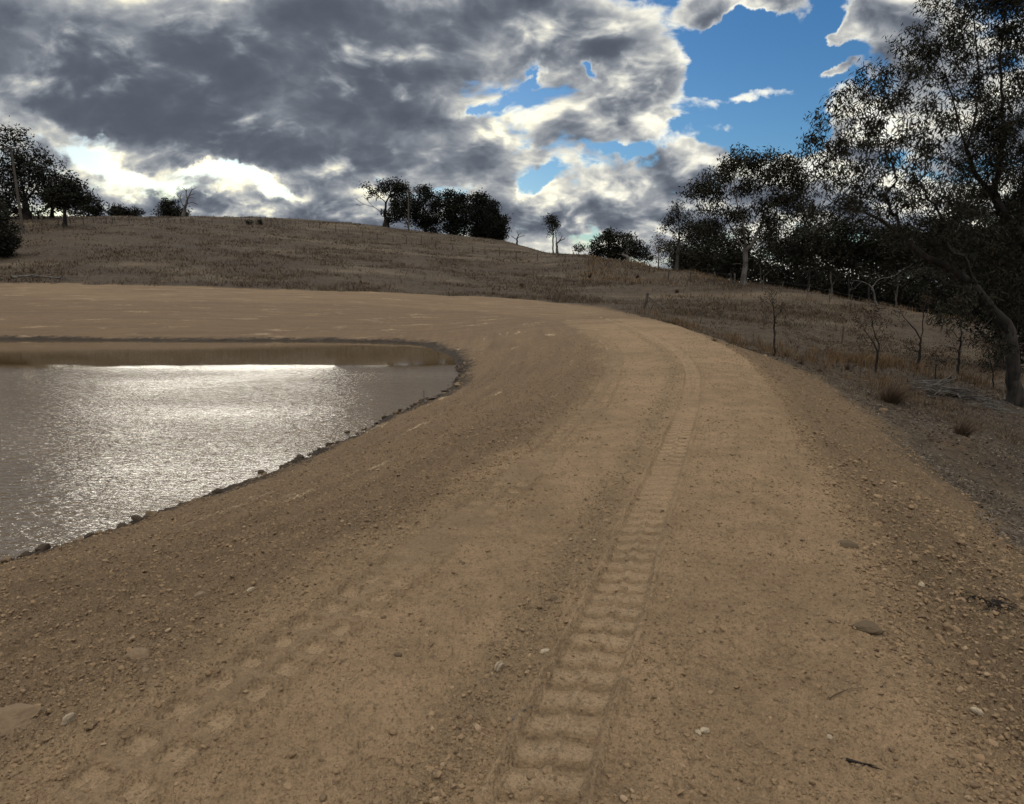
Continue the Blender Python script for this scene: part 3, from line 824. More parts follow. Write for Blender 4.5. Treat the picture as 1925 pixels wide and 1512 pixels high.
# rocks lined up on the waterline
protos = []
for k in range(12):
    V, F = stone_proto(2, 300 + k); protos.append((V, F))
sh = resample(shore, 0.05)
sh = sh[(sh[:, 1] > 4.5) & (sh[:, 1] < 21.5) & (sh[:, 0] > -7.2)]
kk = 0
rg = np.random.default_rng(77)
shore_meshes = {}
for i in range(300):
    u = rg.uniform(0, 1) ** 1.5
    if float(vnoise(np.array([u * 22.0]), np.array([0.5]), 9)[0]) < rg.uniform(-0.9, 0.5): continue
    q = sh[int(u * (len(sh) - 1))]
    t = sh[min(int(u * (len(sh) - 1)) + 3, len(sh) - 1)] - sh[max(int(u * (len(sh) - 1)) - 3, 0)]; t = t / (np.linalg.norm(t) + 1e-9)
    off = rg.normal() * 0.10 + 0.03
    qx, qy = q[0] + t[1] * off, q[1] - t[0] * off
    if polydist(np.array([qx]), np.array([qy]), shore_f)[0][0] > 0.4: continue
    s_ = float(np.clip(rg.lognormal(math.log(0.038), 0.6), 0.012, 0.065)) * (1.0 if qy < 12 else 1.2)
    wetq = off < 0.09
    key = (i % 12, wetq)
    if key not in shore_meshes:
        V, F = protos[i % 12]; shore_meshes[key] = mesh('shore_rock', V, F, M_wetrock if wetq else M_dryrock, link=False).data
    o = bpy.data.objects.new('shore_rock', shore_meshes[key]); COL.objects.link(o)
    o.location = (qx, qy, max(gz(qx, qy), WZ - 0.02) + s_ * 0.15); o.scale = (s_, s_, s_); o.rotation_euler = (rg.normal() * .3, rg.normal() * .3, rg.uniform(0, 6.28))
    tag(o, 'dark wet rock in the row along the near waterline of the pond' if wetq else 'dry brown rock just above the near waterline of the pond', 'rock', 'rocks along the pond edge')

# ------------------------------------------------------------------ tubes, branches, trees
def tube_edges(Pa, Pb, Ta, Tb, Ra, Rb, sides):
    n_ = len(Pa)
    ref = np.array([0.31, 0.92, 0.13])
    def ring(P_, T_, R_):
        u = np.cross(T_, ref); u /= np.linalg.norm(u, axis=1)[:, None] + 1e-9
        v = np.cross(T_, u)
        a = np.arange(sides) / sides * 2 * math.pi
        return P_[:, None, :] + R_[:, None, None] * (np.cos(a)[None, :, None] * u[:, None, :] + np.sin(a)[None, :, None] * v[:, None, :])
    V = np.concatenate([ring(Pa, Ta, Ra), ring(Pb, Tb, Rb)], 1).reshape(-1, 3)
    k = np.arange(sides); k2 = (k + 1) % sides
    q = np.stack([k, k2, k2 + sides, k + sides], 1)
    F = (q[None] + (np.arange(n_) * 2 * sides)[:, None, None]).reshape(-1, 4)
    return V, F

def tubes(P_, par, rad_, thick_sides=9):
    """skinned skeleton: P_ nodes, par parent index (-1 root), rad_ radius"""
    n_ = len(P_); ch = -np.ones(n_, int)
    order = np.argsort(rad_)
    for i in order:
        if par[i] >= 0: ch[par[i]] = i                 # thickest child wins
    tang = np.zeros((n_, 3))
    for i in range(n_):
        a = P_[par[i]] if par[i] >= 0 else P_[i]; b = P_[ch[i]] if ch[i] >= 0 else P_[i]
        t = b - a; l = np.linalg.norm(t); tang[i] = t / l if l > 1e-9 else (0, 0, 1)
    e = np.array([i for i in range(n_) if par[i] >= 0]); pa = par[e]
    main = ch[pa] == e
    d_ = P_[e] - P_[pa]; d_ /= np.linalg.norm(d_, axis=1)[:, None] + 1e-9
    Ta = np.where(main[:, None], tang[pa], d_); Ra = np.where(main, rad_[pa], np.minimum(rad_[e] * 1.25, rad_[pa] * .95))
    Vs, Fs, nv = [], [], 0
    rr_ = rad_[e]
    for lo, hi, sd_ in ((0, 0.012, 3), (0.012, 0.05, 5), (0.05, 99, thick_sides)):
        m_ = (rr_ >= lo) & (rr_ < hi)
        if m_.any():
            V, F = tube_edges(P_[pa][m_], P_[e][m_], Ta[m_], tang[e][m_], Ra[m_], rr_[m_], sd_)
            Vs.append(V); Fs.append(F + nv); nv += len(V)
    return np.concatenate(Vs), np.concatenate(Fs)

def skeleton(base, guides, att, R0, seg=0.5, bf=0.35, jit=0.12, arch=0.10, tip=None, power=0.6, rg=rng):
    pos_ = [np.array(base, float)]; par = [-1]; pl = [0.0]; gr = [0.0]
    for gi, gd in enumerate(guides):
        gd = np.asarray(gd, float)
        pts = resample(gd, seg) if len(gd) > 1 else gd
        A_ = np.array(pos_)
        j = int(np.argmin(np.linalg.norm(A_ - pts[0], axis=1)))
        for p in pts:
            if np.linalg.norm(p - pos_[j]) < seg * 0.35: continue
            q = p + rg.normal(size=3) * seg * jit * 0.5
            pos_.append(q); par.append(j); pl.append(pl[j] + float(np.linalg.norm(q - pos_[j]))); j = len(pos_) - 1
    ends = []
    if len(att):
        order = np.argsort(np.linalg.norm(att - pos_[0], axis=1))
        A_ = np.zeros((len(pos_) + len(att) * 40, 3)); B_ = np.zeros(len(A_)); n_ = len(pos_)
        A_[:n_] = pos_; B_[:n_] = pl
        for i in order:
            a = att[i]
            dist = np.linalg.norm(A_[:n_] - a, axis=1) + bf * B_[:n_]
            dist[0] += 5 * seg
            j = int(np.argmin(dist)); L = float(np.linalg.norm(A_[j] - a)); k = max(1, int(math.ceil(L / seg))); k = min(k, 38)
            p0 = A_[j].copy()
            for s_ in range(1, k + 1):
                t = s_ / k
                q = p0 + (a - p0) * t + np.array([0, 0, 1]) * arch * L * math.sin(math.pi * t) + (rg.normal(size=3) * seg * jit if s_ < k else 0)
                pos_.append(q); par.append(j); A_[n_] = q; B_[n_] = B_[j] + L / k; j = n_; n_ += 1
            ends.append(j)
            if n_ > len(A_) - 45:
                A_ = np.concatenate([A_, np.zeros((4000, 3))]); B_ = np.concatenate([B_, np.zeros(4000)])
    pos_ = np.array(pos_); par = np.array(par); n_ = len(pos_)
    cnt = np.zeros(n_)
    haschild = np.zeros(n_, bool); haschild[par[par >= 0]] = True
    cnt[~haschild] = 1
    for i in range(n_ - 1, 0, -1): cnt[par[i]] += cnt[i]
    plen = np.zeros(n_)
    for i in range(1, n_): plen[i] = plen[par[i]] + np.linalg.norm(pos_[i] - pos_[par[i]])
    rad_ = R0 * (cnt / cnt[0]) ** power * (1 - 0.45 * np.minimum(plen / (plen.max() + 1e-6), 1))
    if tip: rad_ = np.maximum(rad_, tip)
    # flare at the foot
    zz = np.linalg.norm(pos_ - pos_[0], axis=1)
    rad_ *= 1 + 0.45 * np.exp(-(zz / (R0 * 2.5)) ** 2)
    # free ends taper off
    for i in range(n_):
        if not haschild[i]: rad_[i] *= 0.35
    return pos_, par, rad_, np.array(ends, int)

def leaves(C, n_per, spread, length, width, droop=0.6, rg=rng, flatz=0.8):
    """leaf-shaped faces round the twig ends C"""
    n_ = len(C) * n_per
    c = np.repeat(C, n_per, 0) + rg.normal(size=(n_, 3)) * np.array([spread, spread, spread * flatz])
    d_ = rg.normal(size=(n_, 3)); d_[:, 2] = d_[:, 2] * (1 - droop) - droop * 1.6
    d_ /= np.linalg.norm(d_, axis=1)[:, None]
    s_ = np.cross(d_, rg.normal(size=(n_, 3))); s_ /= np.linalg.norm(s_, axis=1)[:, None]
    L = length * rg.uniform(0.6, 1.25, (n_, 1)); W = width * rg.uniform(0.7, 1.3, (n_, 1))
    V = np.stack([c, c + d_ * L * 0.4 + s_ * W * 0.5, c + d_ * L + s_ * W * 0.3, c + d_ * L * 0.45 - s_ * W * 0.5], 1).reshape(-1, 3)
    F = np.arange(n_ * 4).reshape(-1, 4)
    return V, F

def fill(blobs_, Y, n_, rg, depth=None):
    """points inside pixel ellipses placed at depth Y (each: px, py, rx, ry[, dy[, weight]])"""
    wt = np.array([b[2] * b[3] * (b[5] if len(b) > 5 else 1) for b in blobs_], float); wt /= wt.sum()
    out = []
    for b, w_ in zip(blobs_, wt):
        m_ = max(3, int(round(n_ * w_)))
        yy = Y + (b[4] if len(b) > 4 else 0)
        c = pixy(b[0], b[1], yy); rx = b[2] / FPX * yy; rz_ = b[3] / FPX * yy
        ry = min(max(rx, rz_), (depth or 99))
        p = rg.normal(size=(m_, 3)); p /= np.linalg.norm(p, axis=1)[:, None]; p *= (rg.uniform(0.15, 1, (m_, 1)) ** 0.42)
        out.append(c + p * np.array([rx, ry, rz_]))
    return np.concatenate(out)

def tree(name, label, cat, base_px, Y, guides, blobs_, clumps, per, R0, leaf, bark, leafm, group=None, seed=0, spread=None, droop=0.6, seg=None,
         bf=0.35, jit=0.12, tip=None, depth=None, power=0.72, base=None, arch=0.08, extra=None, flatz=0.8):
    rg = np.random.default_rng(seed + 1000)
    if base is None:
        p = pixy(base_px[0], base_px[1], Y); base = np.array([p[0], p[1], float(base_h(np.array([p[0]]), np.array([p[1]]))[0]) - 0.15])
    G_ = [[pixy(q[0], q[1], Y + (q[2] if len(q) > 2 else 0)) for q in gd] for gd in guides]
    if G_: G_[0] = [base] + G_[0]
    att = fill(blobs_, Y, clumps, rg, depth) if blobs_ else np.zeros((0, 3))
    hgt = max([p[2] for gd in G_ for p in gd] + [a[2] for a in att] + [base[2] + 1]) - base[2]
    seg = seg or max(0.12, hgt / 22)
    ps, par, rd, ends = skeleton(base, G_, att, R0, seg, bf, jit, arch, tip, power, rg)
    V, F = tubes(ps - base, par, rd)
    root = empty(name, base)
    tag(root, label, cat, group)
    mesh('trunk', V, F, bark, root, smooth=True)
    if per and len(ends):
        C = ps[ends]
        prv = ps[par[ends]]
        C = np.concatenate([C, (C + prv) / 2])
        Vl, Fl = leaves(C - base, max(1, per // 2), spread or leaf[0] * 1.6, leaf[0], leaf[1], droop, rg, flatz)
        mesh('crown', Vl, Fl, leafm, root)
    return root

# ------------------------------------------------------------------ trees on the skyline, left to right
def Yg(px, py): return float(ground_at(px, py)[1])

tree('gum_tree', 'tallest dark spreading tree at the far left of the hill top', 'tree', (50, 417), 120,
     [[(50, 400), (46, 370), (36, 320), (28, 270)], [(46, 380), (75, 345), (95, 325)], [(46, 375), (15, 340), (-15, 320)], [(48, 365), (62, 330), (62, 290)]],
     [(25, 285, 42, 40), (5, 345, 45, 52), (58, 320, 34, 30), (92, 350, 40, 34), (45, 385, 45, 22), (-45, 330, 60, 80), (70, 300, 24, 22, 0, .5)], 260, 52, 0.75, (0.6, 0.22), M_bark_dark, M_leaf_dark, seed=1, spread=0.75, droop=0.2)
tree('bare_topped_tree', 'smaller tree with a bare twiggy top beside the tallest left tree', 'tree', (98, 416), 124,
     [[(98, 390), (97, 350), (90, 300)], [(97, 360), (112, 325), (118, 298)]], [(95, 318, 26, 26, 0, .4), (110, 350, 30, 26), (120, 375, 30, 20)], 170, 14, 0.3, (0.6, 0.22), M_bark_dark, M_leaf_dark, seed=2, spread=0.6, droop=0.2)
tree('paddock_tree', 'short tree on a straight trunk just inside the hill fence', 'tree', (122, 424), Yg(122, 424),
     [[(122, 405), (121, 388)], [(121, 392), (145, 372)], [(121, 394), (105, 375)]], [(122, 368, 34, 20), (150, 372, 20, 16), (104, 380, 18, 14), (135, 345, 18, 14)], 150, 20, 0.28, (0.55, 0.22), M_bark_dark, M_leaf_dark, seed=3, spread=0.5, droop=0.2)
tree('small_tree', 'low feathery tree at the right end of the left tree group', 'tree', (168, 412), 138,
     [[(166, 400), (168, 385)]], [(172, 382, 16, 16), (160, 398, 26, 10), (183, 394, 9, 12)], 110, 16, 0.2, (0.6, 0.22), M_bark_dark, M_leaf_dark, seed=4, spread=0.5, droop=0.3)
tree('dark_bush', 'rounded nearly black bush cut off by the left edge of the frame', 'bush', (-14, 486), Yg(2, 486),
     [[(-14, 460), (-14, 420)]], [(-16, 432, 42, 52), (-25, 470, 40, 25), (2, 455, 22, 28)], 260, 50, 0.2, (0.35, 0.15), M_bark_dark, M_leaf_dark, seed=5, spread=0.35, droop=0.1)
tree('small_tree', 'low dark tree half hidden behind the crest left of the dead tree', 'tree', (222, 412), 165, [[(222, 402)]], [(222, 396, 20, 9), (232, 402, 18, 7)], 90, 22, 0.2, (0.6, 0.25), M_bark_dark, M_leaf_dark, seed=6, spread=0.5, droop=0.1)
tree('small_tree', 'thin low bush on the crest right of the low dark tree', 'tree', (256, 412), 165, [[(256, 405)]], [(255, 399, 13, 7, 0, .6)], 32, 14, 0.12, (0.5, 0.22), M_bark_dark, M_leaf_dark, seed=7, spread=0.4, droop=0.1)
tree('round_tree', 'round leafy tree on the crest touching the dead tree', 'tree', (322, 412), 163, [[(320, 400)]], [(318, 390, 16, 13), (330, 400, 22, 9), (300, 402, 9, 5, 0, .5)], 110, 24, 0.25, (0.6, 0.25), M_bark_dark, M_leaf_dark, seed=8, spread=0.5, droop=0.1)
tree('dead_tree', 'bare dead tree with pale clawed branches on the left of the crest', 'tree', (344, 412), 158,
     [[(345, 400), (349, 387), (352, 375), (350, 364), (351, 352)], [(351, 378), (358, 366), (361, 358), (360, 350)], [(348, 390), (341, 380), (336, 370), (332, 362)],
      [(350, 382), (362, 381), (369, 384), (373, 386)], [(353, 374), (362, 373), (368, 373)], [(361, 358), (368, 354)], [(351, 360), (345, 354), (340, 352)], [(341, 380), (338, 372), (341, 364)], [(358, 366), (366, 364)]],
     None, 0, 0, 0.42, (1, 1), M_deadwood, None, seed=9, seg=0.7, tip=0.09, jit=0.25)

for i, (px, lab) in enumerate([(468, 'left one of two dark low bushes on the upper hill slope'), (489, 'right one of two dark low bushes on the upper hill slope')]):
    Yb = Yg(px, 421)
    tree('low_bush', lab, 'bush', (px, 421), Yb, [[(px, 419)]], [(px, 418, 7 - 3 * i, 3.2)], 14, 20, 0.05, (0.25, 0.12), M_bark_dark, M_leaf_dark, seed=30 + i, spread=0.2, droop=0.0, seg=0.2)

tree('spreading_gum', 'gum with long bare limbs reaching left on the middle of the crest', 'tree', (726, 424), 158,
     [[(724.7, 412), (721.5, 403), (712, 396), (703, 390), (684, 384), (667, 373)], [(722, 404), (725, 392), (724.7, 381), (716, 373), (709, 367), (690, 354)], [(724.7, 384), (731, 370), (734, 360), (731, 347)],
      [(731, 372), (745, 362), (758, 354)], [(703, 390), (692, 378), (683, 370)], [(709, 369), (703, 356)], [(684, 384), (676, 386), (668, 384)]],
     [(735, 351, 24, 13), (757, 356, 15, 11), (752, 380, 18, 20), (704, 362, 18, 10, 0, .35), (742, 404, 22, 12), (686, 352, 8, 6, 0, .3)], 200, 22, 0.6, (0.6, 0.25), M_bark_dark, M_leaf_dark, seed=10, spread=0.5, droop=0.2, tip=0.05)
pine_lab = ['broad dark pine directly behind the power pole on the crest', 'pine with a narrow second tip in the middle of the pine row', 'tallest rounded pine right of the middle of the row', 'lowest pine at the right end of the row above the slope']
pines = [((800, 432), 166, [(800, 392, 32, 34), (797, 362, 20, 13), (775, 400, 20, 30), (822, 385, 12, 22), (812, 425, 30, 16)]),
         ((857, 440), 162, [(860, 400, 24, 34), (843, 365, 9, 9), (848, 390, 14, 26), (866, 374, 10, 10), (860, 430, 28, 14)]),
         ((902, 446), 160, [(902, 398, 22, 32), (900, 376, 15, 12), (905, 420, 26, 26), (900, 440, 24, 12)]),
         ((930, 452), 157, [(932, 424, 20, 26), (927, 390, 8, 11), (938, 440, 14, 14), (922, 412, 14, 22)])]
for i, (bp_, Y, bl) in enumerate(pines):
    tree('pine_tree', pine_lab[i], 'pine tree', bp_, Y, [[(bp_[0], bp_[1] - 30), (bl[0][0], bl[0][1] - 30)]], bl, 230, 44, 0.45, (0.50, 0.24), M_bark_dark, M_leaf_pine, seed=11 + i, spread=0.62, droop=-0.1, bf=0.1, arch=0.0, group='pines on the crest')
tree('dead_shrub', 'little leafless shrub at the foot of the pine row', 'shrub', (972, 458), 148, [[(972, 450), (974, 442), (971, 433)], [(973, 448), (982, 444), (988, 444)], [(972, 450), (964, 446), (960, 444)], [(974, 444), (980, 436)]],
     None, 0, 0, 0.2, (1, 1), M_bark_dark, None, seed=16, seg=0.4, tip=0.06, jit=0.3)
tree('slender_tree', 'slender tree with a small ball of leaves standing alone on the skyline', 'tree', (1040, 470), 138, [[(1039.5, 455), (1040, 440), (1037, 425), (1037, 412)]],
     [(1036, 413, 11, 9), (1044, 420, 8, 8), (1040, 433, 11, 11, 0, .4)], 70, 16, 0.16, (0.42, 0.17), M_bark_grey, M_leaf_gum, seed=17, spread=0.35, droop=0.4)
tree('dead_tree', 'forked dead trunk standing right of the slender skyline tree', 'tree', (1047, 472), 137, [[(1047, 462), (1046, 452), (1046, 444)], [(1047, 458), (1053, 452), (1056, 446), (1057, 441)], [(1053, 452), (1060, 450), (1063, 446)]],
     None, 0, 0, 0.28, (1, 1), M_deadwood, None, seed=18, seg=0.4, tip=0.07, jit=0.25)
tree('small_tree', 'tiny thin bush on the skyline between the dead trunk and the round dark trees', 'tree', (1088, 478), 134, [[(1088, 470)]], [(1088, 466, 10, 7, 0, .5)], 34, 10, 0.08, (0.4, 0.16), M_bark_dark, M_leaf_gum, seed=19, spread=0.3)
tree('round_tree', 'left one of two round dark trees on the right slope of the hill', 'tree', (1145, 494), 122, [[(1145, 480), (1145, 465)]], [(1140, 460, 28, 18), (1150, 443, 20, 10), (1122, 472, 14, 12), (1150, 478, 26, 10)], 110, 44, 0.35, (0.45, 0.18), M_bark_dark, M_leaf_dark, seed=20, spread=0.45, droop=0.15)
tree('round_tree', 'right one of two round dark trees with a pale trunk showing', 'tree', (1180, 494), 118, [[(1180, 480), (1178, 468), (1176, 452)], [(1179, 472), (1190, 464)]], [(1180, 452, 24, 14, 3), (1200, 470, 18, 16, 3), (1178, 472, 26, 14, 3), (1212, 485, 12, 8, 3), (1160, 480, 20, 10, 3)], 120, 40, 0.3, (0.45, 0.18), M_bark_white, M_leaf_dark, seed=21, spread=0.45, droop=0.15)
tree('slender_tree', 'pale wispy sapling left of the slender tree at the start of the wood', 'tree', (1238, 498), 110, [[(1238, 480), (1237, 455), (1236, 442)], [(1239, 490), (1246, 470)]], [(1236, 455, 9, 17), (1245, 465, 9, 12), (1238, 478, 12, 12, 0, .6)], 70, 9, 0.12, (0.38, 0.13), M_bark_white, M_leaf_brown, seed=22, spread=0.4)
tree('slender_tree', 'tall slender open tree at the left end of the wood', 'tree', (1272, 509), 88,
     [[(1273, 490), (1275, 465), (1277, 430), (1272, 390)], [(1276, 455), (1260, 430), (1253, 420)], [(1276, 445), (1288, 425)]],
     [(1272, 388, 13, 13), (1255, 422, 14, 14), (1286, 420, 12, 14), (1268, 410, 14, 14), (1275, 445, 20, 18, 0, .6), (1290, 402, 9, 9)], 170, 13, 0.22, (0.33, 0.11), M_bark_grey, M_leaf_gum, seed=23, spread=0.33)

# the big pale gum on the slope
tree('white_gum', 'large white trunked gum standing in front of the wood on the grass slope', 'tree', (1399, 539), 69,
     [[(1398.6, 528), (1400.5, 498.6), (1401.7, 475), (1402, 466)], [(1402, 470), (1410, 464), (1418, 450), (1425, 436), (1436, 411), (1448, 380), (1455, 345)],
      [(1404, 472), (1420, 467, 1), (1434, 452, 1.5), (1448, 442, 2), (1461, 424, 2), (1480, 400, 2), (1495, 380, 2)], [(1401, 470), (1395, 461), (1387, 450), (1380, 439), (1367, 411), (1352, 385), (1330, 360)],
      [(1402, 468), (1398, 436, -1), (1395, 411, -1), (1383, 374, -1), (1380, 343, -1), (1385, 315, -1)], [(1400, 500), (1392, 496, -1), (1380, 497, -1.5), (1371, 495, -2)], [(1398, 436, -1), (1408, 400, -1.5), (1418, 360, -2), (1425, 330, -2)],
      [(1352, 385), (1330, 375), (1308, 362)]],
     [(1392, 300, 34, 20), (1362, 322, 26, 18), (1335, 340, 22, 16), (1306, 358, 20, 14), (1345, 362, 30, 14), (1440, 308, 34, 22), (1478, 316, 32, 26), (1482, 360, 34, 26), (1425, 345, 30, 18),
      (1455, 385, 34, 18), (1392, 350, 22, 16, 0, .6), (1362, 405, 34, 13), (1335, 425, 30, 14), (1400, 400, 26, 12), (1445, 412, 30, 14), (1500, 400, 22, 20), (1508, 330, 20, 24), (1330, 392, 22, 12, 0, .7), (1440, 440, 16, 10, 2, .5)], 400, 36, 0.27, (0.42, 0.11), M_bark_white, M_leaf_gum, seed=24, spread=0.42, droop=0.65, seg=0.6, bf=0.25, power=0.72, tip=0.02)

# ------------------------------------------------------------------ the wood at the right
rg = np.random.default_rng(5)
wood = [(1296, 500, 100, 455), (1318, 500, 96, 420), (1345, 505, 98, 440), (1300, 506, 92, 470), (1368, 515, 96, 450), (1385, 520, 92, 470), (1432, 530, 90, 430), (1455, 530, 96, 415), (1478, 535, 86, 440),
        (1500, 540, 92, 425), (1520, 545, 82, 445), (1542, 545, 95, 415), (1560, 550, 80, 440), (1580, 555, 88, 408), (1602, 560, 78, 430), (1622, 565, 90, 405), (1640, 565, 76, 440), (1662, 570, 86, 420), (1684, 575, 74, 430),
        (1705, 580, 84, 425), (1728, 585, 72, 420), (1750, 590, 82, 410), (1772, 595, 70, 420), (1795, 600, 80, 400), (1818, 600, 68, 410), (1842, 600, 76, 400), (1868, 600, 64, 400), (1895, 600, 72, 390), (1925, 600, 62, 400), (1965, 600, 70, 380), (2010, 600, 66, 380)]
for i, (px, py, Y, top) in enumerate(wood):
    lean = rg.normal() * 16; px += rg.normal() * 9; Y += rg.normal() * 4; top += rg.normal() * 18 - 8; py = min(py, 600)
    hh = py - top
    bl = [(px + lean, top + 14, 24 + rg.uniform(0, 8), 14), (px + lean * 0.5 - 16, top + hh * 0.28, 22, 16), (px + 16, top + hh * 0.35, 22, 16), (px + rg.normal() * 8, top + hh * 0.5, 26, 15, 0, .7), (px, py - hh * 0.22, 26, 14, 4, .9), (px, py - 4, 30, 16, 6, 1.2)]
    gd = [[(px + lean * 0.2, py - hh * 0.3), (px + lean * 0.5, py - hh * 0.6), (px + lean, top + 14)], [(px + lean * 0.35, py - hh * 0.45), (px + lean * 0.4 + 14, py - hh * 0.65), (px + 18, top + hh * 0.3)]]
    pale = i % 3 == 0
    tree('woodland_tree', 'gum tree of the dark wood with a thin pale trunk' if pale else 'gum tree of the dark wood with a thin dark trunk', 'tree', (px, py), Y, gd, bl, 110, 34, 0.10 + 0.05 * rg.uniform(), (0.42, 0.15),
         M_bark_white if pale else M_bark_grey, M_leaf_dark if i % 3 else M_leaf_gum, seed=50 + i, spread=0.5, droop=0.4, group='gum trees of the wood behind the slope', seg=0.7)
# far wood that reads as one dark mass behind those trunks
att = []
for k in range(1050):
    px = rg.uniform(1275, 2060); Y = rg.uniform(95, 135); top = np.interp(px, [1275, 1330, 1450, 1600, 1925], [502, 488, 485, 482, 470]) + 22 * math.sin(px * 0.031) * math.sin(px * 0.083 + 1); u = rg.uniform(0, 1) ** 1.3
    att.append(pixy(px, top + (600 - top) * u, Y))
att = np.array(att)
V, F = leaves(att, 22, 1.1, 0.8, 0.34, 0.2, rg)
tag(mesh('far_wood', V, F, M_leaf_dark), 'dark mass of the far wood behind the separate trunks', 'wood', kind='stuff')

tree('dead_limbs', 'white forked dead branches leaning at the edge of the wood behind the sapling', 'fallen branches', (1523, 548), Yg(1523, 549) + 1.0,
     [[(1523, 540), (1521, 533), (1508, 527), (1492, 531)], [(1522, 536), (1533, 529), (1545, 527), (1562, 522), (1582, 523)], [(1521, 534), (1514, 520), (1509, 500)], [(1545, 527), (1540, 518), (1530, 515), (1522, 516)], [(1508, 527), (1500, 532), (1484, 537)], [(1562, 522), (1570, 512)]],
     None, 0, 0, 0.085, (1, 1), M_deadwood, None, seed=25, seg=0.4, tip=0.022, jit=0.3)
tree('dead_limbs', 'white arching dead limbs at the edge of the wood right of the forked ones', 'fallen branches', (1648, 572), Yg(1648, 574) + 1.0,
     [[(1645, 560), (1640, 540), (1622, 530), (1600, 528)], [(1640, 540), (1655, 525), (1680, 520), (1700, 506)], [(1622, 530), (1612, 540), (1596, 545)], [(1655, 525), (1650, 505)]],
     None, 0, 0, 0.08, (1, 1), M_deadwood, None, seed=26, seg=0.4, tip=0.022, jit=0.3)

# ------------------------------------------------------------------ the near gums at the right edge
YB = 20.5
gbase = on_ground(1905, 768)
tree('leaning_gum', 'big gum at the right edge whose long limbs lean left over the slope', 'tree', (1905, 768), gbase[1],
     [[(1908, 735), (1903, 700), (1902, 655), (1893, 615), (1872, 590), (1855, 571), (1834, 545), (1802, 513), (1760, 492), (1728, 476), (1696, 444), (1654, 413), (1612, 394), (1580, 391), (1553, 375)],
      [(1728, 476), (1717, 440, .4), (1717, 418, .6), (1702, 395, .8), (1686, 376, 1), (1654, 339, 1.2), (1627, 302, 1.4), (1606, 254, 1.6), (1590, 222, 1.6)], [(1702, 395, .8), (1722, 350, 1.4), (1735, 300, 1.8), (1730, 240, 2)],
      [(1834, 545), (1820, 500, -.5), (1800, 450, -1), (1775, 400, -1.4), (1750, 360, -1.6)], [(1696, 444), (1680, 425, -.5), (1640, 402, -1), (1600, 372, -1.3), (1560, 345, -1.5)],
      [(1893, 615), (1880, 660, -.3), (1862, 690, -.6), (1858, 730, -.8)], [(1872, 590), (1845, 620, -.5), (1820, 625, -.8), (1795, 600, -1)], [(1904, 660), (1915, 600, .5), (1915, 540, .8), (1895, 470, 1)]],
     [(1545, 225, 30, 18), (1590, 190, 40, 24), (1550, 275, 42, 34), (1610, 260, 48, 40), (1665, 230, 46, 44), (1570, 340, 52, 42), (1640, 330, 50, 40), (1700, 300, 50, 46), (1530, 380, 30, 22, 0, .7), (1600, 400, 44, 22, 0, .8), (1680, 380, 60, 36), (1740, 370, 50, 50),
      (1640, 150, 36, 34), (1700, 160, 50, 50), (1750, 240, 46, 50), (1740, 430, 60, 30), (1790, 470, 50, 34), (1820, 420, 46, 50), (1680, 440, 40, 16, 0, .6), (1830, 560, 60, 24, -1, .8), (1800, 590, 50, 24, -1, .5), (1860, 640, 36, 40, -1, .4)],
     520, 32, 0.20, (0.19, 0.034), M_bark_streak, M_leaf_gum, seed=27, spread=0.13, droop=0.62, seg=0.3, bf=0.22, jit=0.11, depth=1.9, base=gbase - np.array([0, 0, 0.15]), power=0.8, arch=0.02, tip=0.0055)
tree('tall_gum', 'tall dense gum rising out of the top right corner behind the leaning one', 'tree', (1962, 762), 22.6,
     [[(1960, 700), (1962, 620), (1955, 540), (1945, 480), (1921, 445), (1892, 413), (1866, 365), (1839, 333), (1815, 280), (1800, 220), (1780, 150), (1762, 80), (1750, 10)], [(1866, 365), (1880, 300), (1885, 220), (1880, 120), (1890, 30), (1885, -60)],
      [(1839, 333), (1800, 305), (1760, 290)], [(1815, 280), (1835, 220), (1840, 130), (1830, 40), (1840, -60)], [(1945, 480), (1900, 500), (1870, 480)], [(1921, 445), (1925, 350), (1940, 250), (1945, 120), (1950, 0)], [(1800, 220), (1770, 190), (1735, 150)], [(1780, 150), (1750, 110), (1720, 80)]],
     [(1760, 60, 50, 44), (1730, 110, 44, 34), (1790, 10, 50, 44), (1700, 75, 32, 26, 0, .7), (1800, 120, 50, 50), (1850, 40, 60, 60), (1910, 20, 60, 60), (1880, 150, 60, 60), (1830, 210, 50, 50), (1900, 250, 60, 60, 0, 1.6), (1850, 280, 46, 50, 0, 1.6), (1890, 350, 56, 56, 0, 1.7),
      (1830, 350, 46, 46, 0, 1.2), (1880, 440, 60, 50, 0, 1.7), (1800, 300, 40, 36), (1840, -60, 90, 60), (1930, -60, 80, 60), (1960, 150, 50, 200), (1970, 400, 50, 160), (1860, 520, 60, 44, 0, 1.4), (1920, 560, 50, 50, 0, 1.4), (1790, 500, 40, 30)],
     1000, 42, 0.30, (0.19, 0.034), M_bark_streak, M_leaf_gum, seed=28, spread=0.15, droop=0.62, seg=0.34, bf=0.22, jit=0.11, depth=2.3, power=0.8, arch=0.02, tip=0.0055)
tree('understorey_tree', 'dark bushy tree filling the shade behind the big gum trunk', 'tree', (1880, 690), 32,
     [[(1880, 640), (1870, 560), (1865, 480)], [(1878, 620), (1840, 560)], [(1878, 620), (1920, 540)]], [(1850, 500, 60, 50), (1900, 560, 50, 60), (1840, 570, 50, 36), (1900, 450, 60, 50), (1790, 540, 44, 30), (1930, 640, 40, 50), (1870, 630, 40, 24, 0, .6), (1730, 520, 34, 24)],
     800, 16, 0.2, (0.26, 0.075), M_bark_dark, M_leaf_dark, seed=29, spread=0.3, droop=0.4, seg=0.4)

